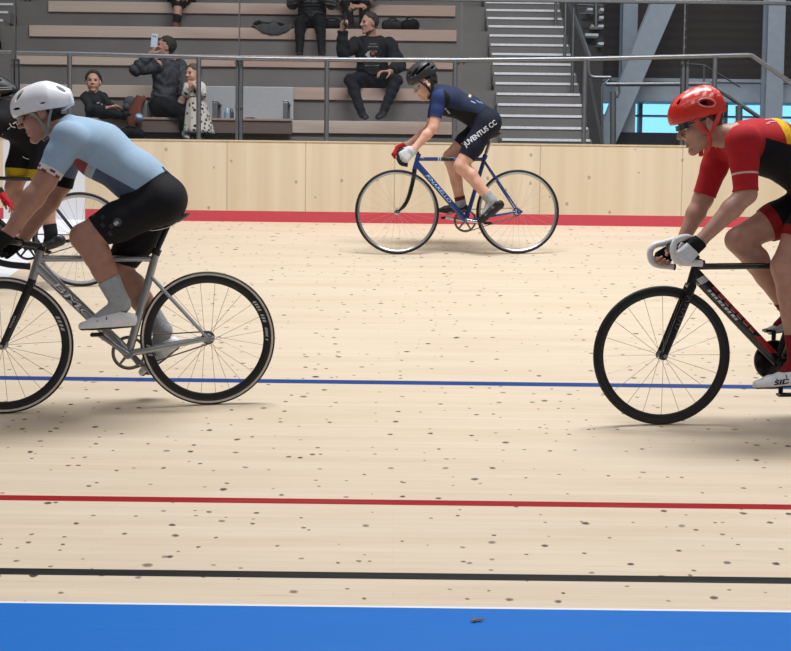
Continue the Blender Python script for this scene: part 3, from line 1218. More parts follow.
def wheel(bk, root, name, hub, st):
    """a wheel with tyre, rim, spokes and hub; st = style dictionary"""
    n, R = bk.n, bk.R
    wl = thing(name, hub, None, None)
    wl.parent = root
    wl.location = tuple(np.array(hub) - np.array(root['_o']))
    rt = st.get('tyre', .0115)
    b = MB()
    Rt = R - rt
    prof = [(Rt + rt * math.cos(t), rt * math.sin(t)) for t in np.linspace(0, 2 * math.pi, 15)[:-1]]
    if st.get('wall'):
        # dark tread over light side walls
        b.lathe(hub, n, [(Rt + rt * math.cos(t), rt * math.sin(t)) for t in np.linspace(-math.pi, math.pi, 19)], 96, closed=False)
        m_ = []
        for f in b.f:
            q = np.mean([np.array(b.v[i]) for i in f], 0) - hub
            rad = np.linalg.norm(q - n * np.dot(q, n))
            m_.append(1 if rad < Rt + rt * .3 else 0)
        b.mi = m_
        b.build('tyre', [BLK, st['wall']], wl, 60)
    else:
        b.lathe(hub, n, prof, 96)
        b.build('tyre', BLK, wl, 60)
    d = st['depth']
    ro = R - rt * 1.75
    ri = R - rt * 2 - d
    hw = st.get('hw', .0105)
    b = MB()
    b.lathe(hub, n, [(ro, -hw * .85), (ro, hw * .85), (ro - .006, hw), (ri + .008, hw * .75), (ri, hw * .35), (ri, -hw * .35), (ri + .008, -hw * .75), (ro - .006, -hw)], 96)
    b.build('rim', st['rim'], wl, 40)
    b = MB()
    ns = st.get('spokes', 20)
    a0 = bk.e
    for k in range(ns):
        th = 2 * math.pi * (k + st.get('ph', .3)) / ns
        side = 1 if k % 2 else -1
        dr = math.cos(th) * a0 + math.sin(th) * bk.w
        tl = st.get('cross', 0) * (1 if (k // 2) % 2 else -1)
        t2 = th + tl
        d2 = math.cos(t2) * a0 + math.sin(t2) * bk.w
        p0 = hub + d2 * .019 + n * side * .027
        p1 = hub + dr * (ri + .002) + n * side * .002
        b.tube([p0, p1], st.get('sr', .00105), 5)
    b.build('spokes', st.get('spm', SPOKE), wl)
    b = MB()
    hr_ = st.get('hub', .012)
    b.lathe(hub, n, [(0.001, -.052), (hr_ * .75, -.052), (hr_ * .75, -.034), (.022, -.031), (.022, -.024), (hr_, -.02), (hr_, .02), (.022, .024), (.022, .031), (hr_ * .75, .034), (hr_ * .75, .052), (.001, .052)], 24, closed=False)
    b.build('hub', st['hubm'], wl, 35)
    b = MB()
    b.lathe(hub, n, [(.001, -.068), (.0085, -.068), (.0095, -.058), (.0095, .058), (.0085, .068), (.001, .068)], 12, closed=False)
    b.build('axle_nut', st.get('nut', CHROME), wl, 35)
    return wl, ri, ro


def crank_and_chain(bk, root, bb, pn, pf, ring_r, ringm, crankm, hub, cog_r=.032, pedm=BLKM, solid=False):
    n, e, w = bk.n, bk.e, bk.w
    o = -.045
    cs = thing('crankset', bb, None, None)
    cs.parent = root
    cs.location = tuple(np.array(bb) - np.array(root['_o']))
    b = MB()
    c = bb + n * o
    N = 48
    V, F = [], []
    for k in range(N * 2):
        th = math.pi * k / N
        rr = ring_r + (.003 if k % 2 else -.001)
        d = math.cos(th) * e + math.sin(th) * w
        for z in (-.0018, .0018):
            V += [c + d * rr + n * z, c + d * (ring_r * (.06 if solid else .84)) + n * z]
    m4 = N * 2
    for k in range(m4):
        j = (k + 1) % m4
        a, q = k * 4, j * 4
        F += [(a, q, q + 1, a + 1), (a + 2, a + 3, q + 3, q + 2), (a, a + 2, q + 2, q), (a + 1, q + 1, q + 3, a + 3)]
    b.add(V, F)
    if not solid:
        for k in range(5):
            th = 2 * math.pi * (k + .2) / 5
            d = math.cos(th) * e + math.sin(th) * w
            b.tube([c + d * .012, c + d * ring_r * .87], [.0085, .006], 8, ax=n, e=.5)
    b.build('chainring', ringm, cs, 35)
    MB().tube([bb - n * .06, bb + n * .06], .019, 20).build('bottom_axle', crankm, cs, 35)
    for (p, s) in ((pn, 1), (pf, -1)):
        a = bb + n * s * .058
        q = p - n * np.dot(p - bb, n) + n * s * .066
        MB().tube([a, a * .5 + q * .5, q], [.0145, .0115, .0125], 12, ax=n, e=.62).build('crank_arm', crankm, cs, 40)
        b = MB()
        b.tube([q, q + n * s * .09], .0065, 10)
        b.box(q + n * s * .05, e * .032, n * .028, w * .006)
        b.tube([q + n * s * .05 - e * .03, q + n * s * .05 + e * .03], .011, 8)
        b.build('pedal', pedm, cs, 40)
    # chain around ring and cog
    hc = hub + n * o
    dv = hc - c
    L = np.linalg.norm(dv)
    ang = math.atan2(np.dot(dv, w), np.dot(dv, e))
    be = math.acos(min(1, (ring_r - cog_r) / L))
    pts = []
    for t in np.linspace(ang + be, ang + 2 * math.pi - be, 28):
        pts.append(c + ring_r * (math.cos(t) * e + math.sin(t) * w))
    for t in np.linspace(ang - be, ang + be, 14):
        pts.append(hc + cog_r * (math.cos(t) * e + math.sin(t) * w))
    MB().tube(pts, .0042, 6, ax=n, e=.8, closed=True, cap=False).build('chain', CHAIN, cs, 40)
    b = MB()
    b.lathe(hc, n, [(.012, -.002), (cog_r + .002, -.0015), (cog_r + .002, .0015), (.012, .002)], 28)
    b.build('cog', CHAIN, root, 35)
    return cs


def saddle(bk, root, tail, nose, m):
    """long narrow saddle: widening to the rear"""
    n = bk.n
    up = bk.w
    A = nose
    d = tail - nose
    L = np.linalg.norm(d)
    d = d / L
    prof = [(0, .012, .016), (.06, .017, .02), (.3, .021, .024), (.5, .026, .026), (.68, .046, .026), (.82, .066, .024), (.93, .064, .018), (1.0, .04, .010)]
    V, F = [], []
    seg = 14
    for (t, hw, hh) in prof:
        c = A + d * L * t + up * (.008 * math.cos(t * 5.5))
        for k in range(seg):
            th = 2 * math.pi * k / seg
            s_, c_ = math.sin(th), math.cos(th)
            V.append(c + n * hw * c_ + up * (hh * .45 * s_ if s_ > 0 else hh * s_))
    for i in range(len(prof) - 1):
        for k in range(seg):
            k2 = (k + 1) % seg
            F.append((i * seg + k, i * seg + k2, (i + 1) * seg + k2, (i + 1) * seg + k))
    F.append(tuple(range(seg))[::-1])
    F.append(tuple((len(prof) - 1) * seg + k for k in range(seg)))
    b = MB()
    b.add(V, F)
    s = b.build('saddle', m, root, 60)
    b = MB()
    for sd in (-1, 1):
        b.tube(spline([A + d * L * .1 - up * .012 + n * sd * .012, A + d * L * .3 - up * .036 + n * sd * .02, A + d * L * .62 - up * .036 + n * sd * .022, A + d * L * .85 - up * .012 + n * sd * .03], 5), .0035, 8)
    b.build('saddle_rail', CHROME, s, 60)
    return s


def build_bike(bk, D, label):
    B, n = bk.B, bk.n
    base = (bk.cf + bk.cr) / 2
    root = thing('track_bicycle', base, label, 'bicycle')
    fm = D['frame_m']
    P = {k: B(*v) for k, v in D['px'].items()}
    hf, hr = bk.hf, bk.hr
    wf, *_f1 = wheel(bk, root, 'front_wheel', hf, D['wf'])
    wr, *_f2 = wheel(bk, root, 'rear_wheel', hr, D['wr'])
    b = MB()
    r = D['r']
    b.tube([P['headTop'], P['headBot']], r['head'], 20)
    b.tube([P['ttH'], P['ttS']], [r['tt'], r['tt'] * r.get('ttt', .85)], 16, ax=n, e=r.get('tte', .9))
    b.tube([P['dtH'], P['bb']], [r['dt'], r['dt'] * .95], 18, ax=n, e=r.get('dte', .8))
    b.tube([P['seatTop'], P['bb']], [r['st'], r['st'] * 1.08], 16, ax=n, e=.95)
    b.tube([P['bb'] - n * .036, P['bb'] + n * .036], r.get('bb', .023), 20)
    for s in (-1, 1):
        b.tube([P['ss'] + n * s * .012, P['ss'] * .7 + hr * .3 + n * s * .03, hr + n * s * .057], [r['ss'] * .95, r['ss'], r['ss'] * .72], 10)
        q = P['bb'] + n * s * .022
        b.tube([q, q * .66 + hr * .34 + n * s * .022, hr + n * s * .057 - bk.e * .012], [r['cs'], r['cs'], r['cs'] * .72], 12, ax=n, e=.7)
        # dropout plate
        b.lathe(hr + n * s * .057, n, [(.004, -.003), (.02, -.003), (.02, .003), (.004, .003)], 16)
        b.tube([hr + n * s * .057 - bk.e * .012, hr + n * s * .057 + bk.e * .03], [.012, .010], 8, ax=n, e=.3)
    fr = b.build('frame', fm, root, 50)
    # fork
    b = MB()
    cr = P['crown']
    b.tube([P['headBot'], cr], [r['head'] * 1.0, r['head'] * .95], 18)
    ff = D.get('fork_px')
    for s in (-1, 1):
        st = cr + n * s * .03
        if ff:
            pts = [st] + [B(x, y, 0) + n * s * .046 for x, y in ff] + [hf + n * s * .05]
            rr = [r['fk'] * 1.05] + [r['fk'] * .95] * len(ff) + [r['fk'] * .55]
            pts2 = spline(pts, 5)
            rr2 = np.interp(np.linspace(0, 1, len(pts2)), np.linspace(0, 1, len(rr)), rr)
            b.tube(pts2, list(rr2), 12, ax=n, e=.62)
        else:
            b.tube([st, st * .45 + hf * .55 + n * s * .026, hf + n * s * .05], [r['fk'] * 1.15, r['fk'], r['fk'] * .75], 14, ax=n, e=.55)
        b.tube([hf + n * s * .043, hf + n * s * .057], .014, 14)
    b.tube([cr - n * .036, cr + n * .036], r['fk'] * 1.1, 14)
    fk = b.build('fork', D['fork_m'], root, 50)
    # seat post, saddle
    MB().tube([P['seatTop'], P['spTop']], D.get('sp_r', .0138), 14).build('seat_post', D['post_m'], root, 40)
    MB().tube([P['seatTop'] - (P['spTop'] - P['seatTop']) * .12, P['seatTop'] + (P['spTop'] - P['seatTop']) * .1], r['st'] * 1.22, 16).build('seat_clamp', D.get('clamp_m', fm), root, 40)
    saddle(bk, root, P['tail'], P['nose'], D['saddle_m'])
    crank_and_chain(bk, root, P['bb'], P['pn'], P['pf'], D['ring_r'], D['ring_m'], D['crank_m'], hr, solid=D.get('ring_solid', False))
    # stem and bars
    st = MB()
    st.tube([P['headTop'] - (P['headBot'] - P['headTop']) * .02, P['stemB']], [r['head'] * .92, r['head'] * .85], 16)
    st.tube([P['stemB'], P['clamp']], [.016, .0155], 14)
    st.tube([P['clamp'] - n * .025, P['clamp'] + n * .025], .0205, 16)
    st.build('stem', D['stem_m'], root, 45)
    hb = MB()
    wd_ = D.get('bar_w', .2)
    sides = []
    for s in (-1, 1):
        pts = [P['clamp'], P['clamp'] + n * s * wd_ * .5, ]
        pts += [B(x, y, s * wd_ * (.8 if i == 0 else 1.0)) for i, (x, y) in enumerate(D.get('bar_n' if s > 0 else 'bar_f', D.get('bar')))]
        sides.append(spline(pts, 8))
    hb.tube(sides[0][::-1] + sides[1][1:], .0125, 14)
    bar = hb.build('handlebar', D['bar_m'], root, 60)
    if D.get('tape_m'):
        for sd in sides:
            k0 = int(len(sd) * D.get('tape0', .3))
            MB().tube(sd[k0:], .0158, 14).build('bar_tape', D['tape_m'], bar, 60)
    for sd in sides:
        MB().tube([sd[-1] - unit(sd[-1] - sd[-3]) * .004, sd[-1] + unit(sd[-1] - sd[-3]) * .006], .0168, 12).build('bar_plug', BLK, bar, 40)
    return root, P, fr, fk, wf, wr


# --- silver bicycle ---------------------------------------------------------
bkA = Bike((6.2, 413.4), (210.2, 404.5), .342)
CREAM = mat('tan_sidewall', 'cfc8bd', .6)
DA = dict(
    px=dict(headTop=(41, 251), headBot=(32.5, 279), crown=(30.5, 285), ttH=(40.5, 258.5), ttS=(151, 258.8), dtH=(37, 265), bb=(128.5, 353.5), seatTop=(156.5, 251.5), ss=(151.5, 277),
            spTop=(168.5, 224.5), tail=(189.5, 214.5), nose=(137, 227), pn=(99, 333), pf=(152, 375), stemB=(42.5, 246), clamp=(21, 243)),
    r=dict(head=.0215, tt=.0165, ttt=.9, tte=1.0, dt=.0285, dte=.75, st=.0195, ss=.0095, cs=.0155, fk=.0165, bb=.026),
    frame_m=ALU, fork_m=BLKM, post_m=BLKM, saddle_m=mat('saddle_black', '151517', .5), stem_m=BLKM, bar_m=BLKM, tape_m=mat('black_bar_tape', '17171a', .75, bump=.4), clamp_m=BLKM,
    ring_r=.084, ring_m=steel('grey_chainring', '83817e', .35), crank_m=steel('grey_crank', '8f9094', .35),
    bar=[(12, 242), (-6, 240), (-15, 247), (-10, 258), (6, 264), (29, 266.5)], bar_w=.2,
    wf=dict(depth=.036, rim=BLKM, hubm=CHROME, wall=CREAM, spokes=20, ph=.1, cross=0), wr=dict(depth=.036, rim=BLKM, hubm=CHROME, wall=CREAM, spokes=24, cross=.9, ph=.4))
rootA, PA, frA, fkA, wfA, wrA = build_bike(bkA, DA, 'silver alloy track bicycle with black deep rims, ridden by the white-helmeted rider')
# lettering on the down tube and rims
b = MB()
rr = .0285 * .75
fa, fb = PA['dtH'], PA['bb']


def dt_text(b, s, a, c, size, col_n, fa, fb, n, rb, e, low, shear=.0, bold=.02, lift=.0016):
    d = unit(fb - fa)
    L = np.linalg.norm(fb - fa)
    up = unit(np.cross(n, d))
    if up[2] < 0: up = -up
    ro = rb

    def bul(y):
        v = low + y
        return rb * e * math.sqrt(max(0, 1 - (v / ro) ** 2)) + lift
    put_text(b, s, fa + d * L * a + up * low, fa + d * L * c + up * low, size, up, n, bul, shear, bold)


dt_text(b, 'BMC', .20, .62, .030, None, fa, fb, bkA.n, .0285, .75, -.016, .15, .0, .0026)
b.build('lettering', mat('frame_logo_light', 'e4e4e6', .5), frA)
b = MB()
dt_text(b, 'BMC', .193, .627, .036, None, fa, fb, bkA.n, .0285, .75, -.019, .15, .045, .0012)
b.build('lettering_outline', mat('frame_logo_dark', '37373b', .5), frA)


def rim_marks(bk, wl, hub, a0, a1, r0, r1, m, pat, name='lettering'):
    """slanting strokes like the worn rim logo"""
    b = MB()
    k = 0
    N = len(pat)
    for i, ch in enumerate(pat):
        if ch == '.': continue
        t0 = a0 + (a1 - a0) * i / N
        t1 = a0 + (a1 - a0) * (i + .62) / N
        q = []
        sl = (a1 - a0) / N * .5
        for t, r_ in ((t0, r0), (t1, r0), (t1 + sl, r1), (t0 + sl, r1)):
            q.append(hub + r_ * (math.cos(t) * bk.e + math.sin(t) * bk.w) + bk.n * .0108)
        b.add(q, [(0, 1, 2, 3)])
    return b.build(name, m, wl)


LG = mat('rim_logo_grey', 'b9babd', .5)
rim_marks(bkA, wrA, bkA.hr, math.radians(38), math.radians(14), .293, .309, LG, '||/|.|||')
rim_marks(bkA, wrA, bkA.hr, math.radians(9), math.radians(-4), .294, .307, LG, '|||||.|')
rim_marks(bkA, wfA, bkA.hf, math.radians(28), math.radians(12), .293, .309, LG, '|/||')
rim_marks(bkA, wrA, bkA.hr, math.radians(196), math.radians(184), .290, .311, LG, '||||')
b = MB()
q0, q1 = PA['crown'], bkA.hf
d_ = unit(q1 - q0)
for t in (.52, .56, .6, .64, .68):
    c_ = q0 + (q1 - q0) * t + bkA.n * (.03 + .02 * t + .0107)
    b.box(c_, d_ * .005, bkA.e * .0055, bkA.n * .0005)
b.build('lettering', mat('fork_logo', '8d8f94', .5), fkA)

# --- blue bicycle -------------------------------------------------------------
bkB = Bike((397.3, 254.3), (517.6, 253.8), .339)
BLUE = mat('metallic_blue_paint', '1f3f86', .25, var=.08, coat=.6)
DB = dict(
    px=dict(headTop=(418.3, 156), headBot=(414.6, 169.5), crown=(414, 173.5), ttH=(417.8, 159), ttS=(484, 159.3), dtH=(416.6, 163.5), bb=(466, 220.5), seatTop=(485, 156.5), ss=(484, 161),
            spTop=(490, 141), tail=(501, 134), nose=(468, 139), pn=(485.5, 223.5), pf=(446.5, 217.5), stemB=(419, 153.5), clamp=(408.5, 152)),
    r=dict(head=.0195, tt=.0155, ttt=.95, tte=.8, dt=.024, dte=.75, st=.0165, ss=.0085, cs=.011, fk=.0145),
    fork_px=[(412.4, 183), (409, 196), (404, 206)],
    frame_m=BLUE, fork_m=mat('black_fork_sheen', '141519', .25, coat=.6), post_m=CHROME, saddle_m=mat('saddle_black', '151517', .5), stem_m=BLKM, bar_m=BLKM, tape_m=mat('black_bar_tape', '17171a', .75, bump=.4),
    ring_r=.09, ring_m=steel('dull_chainring', '87847e', .35), crank_m=CHROME,
    bar=[(406, 151), (402, 150), (399, 153), (398.5, 159), (401, 163.5), (407, 165)], bar_w=.19,
    wf=dict(depth=.014, rim=steel('silver_rim', 'aeb0b4', .3), hubm=CHROME, spokes=24, cross=.6, sr=.0007, spm=steel('bright_spoke', 'b9bbc0', .3)), wr=dict(depth=.014, rim=steel('silver_rim'), hubm=CHROME, spokes=28, cross=.9, sr=.0007, spm=steel('bright_spoke')))
rootB, PB, frB, fkB, wfB, wrB = build_bike(bkB, DB, 'blue steel track bicycle with thin silver rims, ridden in front of the plywood fence')
b = MB()
dt_text(b, 'PINARELLO', .2, .68, .024, None, PB['dtH'], PB['bb'], bkB.n, .024, .75, -.011, .2, .02)
fa, fb = PB['ttH'], PB['ttS']
b.build('lettering', mat('pale_blue_letters', 'a8cdf0', .45), frB)
b = MB()
for t0, t1, mm in ((.36, .52, 0),):
    b.tube([fa + (fb - fa) * t0, fa + (fb - fa) * t1], .0162, 16, ax=bkB.n, e=.82)
b.build('band', BLKG, frB, 40)
b = MB()
dt_text(b, 'PINARELLO', .55, .85, .013, None, fa, fb, bkB.n, .0158, .8, -.006, .1, .02)
b.build('lettering', MATS['pale_blue_letters'], frB)
b = MB()
for t in (.3, .33):
    b.tube([fa + (fb - fa) * t, fa + (fb - fa) * (t + .018)], .0161, 16, ax=bkB.n, e=.81)
b.build('band', MATS['pale_blue_letters'], frB, 40)

# --- black and red bicycle ------------------------------------------------------
bkC = Bike((661, 424.5), (861, 421.7), .345)
DC = dict(
    px=dict(headTop=(697, 263.5), headBot=(691.5, 282), crown=(690.3, 286), ttH=(697, 266.5), ttS=(812, 265.5), dtH=(695, 274), bb=(777, 361), seatTop=(813, 258), ss=(811, 268),
            spTop=(822, 232), tail=(846, 224), nose=(788, 228), pn=(775.5, 392), pf=(779, 332), stemB=(698.3, 258.5), clamp=(676, 249)),
    r=dict(head=.0225, tt=.0165, ttt=.9, tte=1.0, dt=.031, dte=.7, st=.019, ss=.0095, cs=.014, fk=.0185),
    frame_m=BLKG, fork_m=BLKG, post_m=BLKM, saddle_m=mat('saddle_black', '151517', .5), stem_m=BLKM, bar_m=BLKM,
    tape_m=mat('white_bar_tape', 'dcdce0', .6, var=.08, bump=.3), tape0=.3,
    ring_r=.098, ring_m=BLKG, ring_solid=True, crank_m=BLKM,
    bar_n=[(690, 238.5), (681, 238), (674.5, 243), (673.5, 254), (680, 262), (703, 263.5)], bar_f=[(676, 240.5), (664, 243), (653, 246.5), (650, 255), (655, 264), (674, 267)], bar_w=.185,
    wf=dict(depth=.028, rim=BLKM, hubm=BLKM, hub=.02, nut=steel('grey_nut', '9a9ca0'), spokes=20, ph=.0, sr=.0011), wr=dict(depth=.03, rim=BLKM, hubm=BLKM, spokes=24, cross=.9))
rootC, PC, frC, fkC, wfC, wrC = build_bike(bkC, DC, 'black track bicycle with red panels, ridden by the red-helmeted rider')
RED2 = mat('frame_red', 'a3231f', .35, coat=.4)
WHT2 = mat('frame_white', 'c9c9cc', .4)


def dt_patch(b, a, c, v0, v1, fa, fb, n, rb, e, sl=.0, N=10, rows=4):
    d = unit(fb - fa)
    L = np.linalg.norm(fb - fa)
    up = unit(np.cross(n, d))
    if up[2] < 0: up = -up
    V, F = [], []
    for i in range(rows + 1):
        v = v0 + (v1 - v0) * i / rows
        z = rb * e * math.sqrt(max(0, 1 - (v / rb) ** 2)) + .0015
        for x in (a, c):
            V.append(fa + d * (L * x + sl * v) + up * v + n * z)
    for i in range(rows):
        F.append((2 * i, 2 * i + 1, 2 * i + 3, 2 * i + 2))
    b.add(V, F)


fa, fb = PC['dtH'], PC['bb']
b = MB()
dt_patch(b, .04, .10, -.029, .029, fa, fb, bkC.n, .031, .7, .3)
for i in range(9):
    x = .17 + i * .04
    dt_patch(b, x, x + .024 + .008 * (i % 2), -.016, -.003, fa, fb, bkC.n, .031, .7, .4)
for i in range(6):
    x = .25 + i * .075
    dt_patch(b, x, x + .05, .004, .0065, fa, fb, bkC.n, .031, .7, .4)
b.build('white_marking', WHT2, frC)
b = MB()
for i in range(7):
    x = .16 + i * .075
    dt_patch(b, x, x + .055 + .01 * (i % 2), .009, .025, fa, fb, bkC.n, .031, .7, .5)
dt_patch(b, .70, .9, -.004, .027, fa, fb, bkC.n, .031, .7, 1.2)
b.build('red_marking', RED2, frC)
b = MB()
q0, q1 = PC['crown'], bkC.hf
d_ = unit(q1 - q0)
s_ = unit(np.cross(d_, bkC.n))
for k in range(9):
    t = .16 + k * .055
    c_ = q0 + (q1 - q0) * t + bkC.n * (.03 + .018 * t + .0112)
    b.box(c_, unit(d_ * (.6 if k % 2 else -.6) + s_) * .010, d_ * .0012, bkC.n * .0004)
b.build('zigzag_marking', mat('fork_zigzag', '7e8084', .5), fkC)
b = MB()
for t in (.08, .1):
    c_ = PC['headBot'] * .7 + PC['crown'] * .3 + bkC.n * .0232 - bkC.w * (t - .09) * .4
    b.box(c_, bkC.e * .006, bkC.w * .002, bkC.n * .0004)
b.build('white_marking', WHT2, frC)
rim_marks(bkC, wfC, bkC.hf, math.radians(196), math.radians(140), .298, .312, mat('rim_dark_mark', '2f2f33', .5), '|/|/|/|.|/|', 'rim_marking')

# --- black bicycle at the left edge ------------------------------------------
bkD = Bike((-52, 289), (82, 286.5))
DD = dict(
    px=dict(headTop=(-44, 172), headBot=(-48, 192), crown=(-49, 197), ttH=(-44, 177), ttS=(34, 179.3), dtH=(-46, 182), bb=(27, 247), seatTop=(35, 176), ss=(34.5, 181),
            spTop=(41, 160), tail=(56, 152), nose=(18, 155), pn=(49, 252), pf=(4.5, 241), stemB=(-43, 168), clamp=(-58, 165)),
    r=dict(head=.0205, tt=.0155, tte=1.0, dt=.026, dte=.75, st=.017, ss=.0085, cs=.013, fk=.016),
    frame_m=BLKG, fork_m=BLKG, post_m=BLKM, saddle_m=mat('saddle_black', '151517', .5), stem_m=BLKM, bar_m=BLKM, tape_m=mat('black_bar_tape', '17171a'),
    ring_r=.09, ring_m=BLKM, crank_m=BLKM,
    bar=[(-62, 163), (-70, 163), (-75, 168), (-73, 176), (-66, 181), (-55, 182)], bar_w=.19,
    wf=dict(depth=.026, rim=BLKM, hubm=BLKM, spokes=20), wr=dict(depth=.016, rim=steel('silver_rim'), hubm=BLKM, spokes=28, cross=.9, sr=.0008))
rootD, PD, frD, fkD, wfD, wrD = build_bike(bkD, DD, 'black track bicycle at the left photo edge, half hidden behind the silver bicycle')
# ------------------------------------------------------------------ people
EYEW = mat('eye_white', 'd8d6d2', .3, var=.02)
IRIS = mat('eye_dark', '2a211c', .2, var=.02)
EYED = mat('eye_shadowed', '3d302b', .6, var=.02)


class Hand:
    """wrist W, middle of the knuckles K, palm normal m (where the palm faces), thumb side w"""

    def __init__(s, W, K, m, w, curl=(60, 70, 45), thumb=(.5, .4), scale=1.0, spread=.0):
        s.W, s.K = np.asarray(W, float), np.asarray(K, float)
        s.d = unit(s.K - s.W)
        s.m = unit(np.asarray(m) - s.d * np.dot(m, s.d))
        w = np.cross(s.d, s.m)
        s.w = w if np.dot(w, unit(np.asarray(w))) * 1 and np.dot(w, np.asarray(_as(w))) >= 0 else w
        s.curl, s.thumb, s.sc, s.spread = curl, thumb, scale, spread


def _as(w): return w


def add_hand(S, W, K, m, w, curl=(60, 70, 45), thumb=1.0, sc=1.0, lab='hand', flab='finger'):
    W, K = np.asarray(W, float), np.asarray(K, float)
    d = unit(K - W)
    m = unit(np.asarray(m) - d * np.dot(m, d))
    w = unit(np.asarray(w) - d * np.dot(w, d) - m * np.dot(w, m))       # towards the thumb
    off = (.030, .010, -.010, -.029)
    back = (.0, .003, .0, -.007)
    lens = ((.043, .027, .021), (.047, .030, .023), (.043, .028, .022), (.034, .021, .019))
    rad = (.0092, .0095, .0090, .0080)
    S.cone(W - d * .012, W + d * .02, .0235 * sc, .025 * sc, .012, ax=w, e=1.2, lab=lab)
    for i in range(4):
        kn = K + w * off[i] * sc + d * back[i] * sc
        S.cone(W + w * off[i] * .55 * sc + d * .012, kn, .0155 * sc, .0115 * sc, .010, lab=lab)
        p, ang = kn, 0.0
        for j in range(3):
            ang += math.radians(curl[j]) * (1.0 + .06 * (i - 1.5))
            dr = d * math.cos(ang) + m * math.sin(ang)
            q = p + dr * lens[i][j] * sc
            S.cone(p, q, rad[i] * sc * (1 - .07 * j), rad[i] * sc * (1 - .07 * (j + 1)), .003, lab=(lab if j == 0 else flab))
            p = q
    # thumb: leaves the side of the palm near the wrist
    b0 = W + d * .022 * sc + w * .022 * sc + m * .006
    b1 = b0 + (d * .55 + w * .75 * (1 - .35 * thumb) + m * (.25 + .5 * thumb)) * .042 * sc
    b2 = b1 + unit(d * .85 + w * (.35 - .5 * thumb) + m * (.2 + .7 * thumb)) * .034 * sc
    b3 = b2 + unit(d * .9 + w * (.1 - .6 * thumb) + m * (.2 + .8 * thumb)) * .026 * sc
    S.cone(b0, b1, .0165 * sc, .0125 * sc, .010, lab=lab)
    S.cone(b1, b2, .0115 * sc, .0105 * sc, .004, lab=lab)
    S.cone(b2, b3, .0102 * sc, .0085 * sc, .003, lab=flab)


def add_head(S, c, Fd, Ud, sc=1.0, child=False, female=False):
    """head with face: Fd = facing, Ud = up"""
    Fd = unit(Fd)
    Ud = unit(np.asarray(Ud) - Fd * np.dot(Ud, Fd))
    Sd = np.cross(Fd, Ud)

    def q(f, u, s=0.0): return c + sc * (Fd * f + Ud * u + Sd * s)
    A = [Fd, Sd, Ud]
    k = .016 * sc
    S.ell(q(-.012, .036), A, np.array((.094, .074, .088)) * sc, k, 'head')
    S.ell(q(.012, .0), A, np.array((.076, .066, .095)) * sc, k, 'head')
    S.ell(q(.034, -.04), A, np.array((.058, .054 + .008 * child, .07 - .012 * child)) * sc, k, 'head')
    if child:
        for sd in (-1, 1): S.ell(q(.05, -.045, .036 * sd), A, np.array((.030, .028, .030)) * sc, k, 'head')
    jw = .9 if (female or child) else 1.0
    for sd in (-1, 1):
        S.cone(q(.066, -.104, .010 * sd), q(-.004, -.068, .047 * sd * jw), .0165 * sc, .019 * sc, k, lab='head')
        S.ell(q(.062, -.022, .037 * sd), A, np.array((.024, .022, .022)) * sc, k, 'head')
    S.ell(q(.072, -.105), A, np.array((.019, .022, .017)) * sc * (.85 if child else 1), .012 * sc, 'head')
    S.cone(q(.079, .030, -.030), q(.079, .030, .030), .0125 * sc, None, .012 * sc, lab='head')
    nl = .8 if child else 1.0
    S.cone(q(.088, .014), q(.088 + .024 * nl, -.026), .0085 * sc, .0125 * sc * nl, .007 * sc, lab='head')
    for sd in (-1, 1):
        S.ell(q(.095, -.031, .012 * sd * nl), A, np.array((.012, .008, .008)) * sc, .006 * sc, 'head')
        S.ell(q(.093, .008, .032 * sd), A, np.array((.013, .017, .011)) * sc, .010 * sc, sub=True)
    S.ell(q(.083, -.063), A, np.array((.014, .024, .0075)) * sc, .006 * sc, 'head')
    S.ell(q(.081, -.076), A, np.array((.014, .021, .0080)) * sc, .006 * sc, 'head')
    S.ell(q(.099, -.0695), A, np.array((.012, .022, .0022)) * sc, .003 * sc, sub=True)
    for sd in (-1, 1):
        U2 = unit(Ud + .25 * -Fd)
        F2 = unit(Fd + .25 * Ud)
        oc = q(-.010, -.006, .072 * sd)
        So = unit(Sd * sd - .35 * Fd)
        B3 = [unit(F2 + So * .0), So, U2]
        S.ell(oc + So * .006 * sc, B3, np.array((.021, .010, .033)) * sc, .006 * sc, 'head')
        S.ell(oc + So * .016 * sc + F2 * .002 * sc, B3, np.array((.012, .007, .020)) * sc, .004 * sc, sub=True)
        S.ell(oc + So * .010 * sc - U2 * .026 * sc + F2 * .003 * sc, B3, np.array((.010, .007, .010)) * sc, .005 * sc, 'head')
    return q, Fd, Ud, Sd


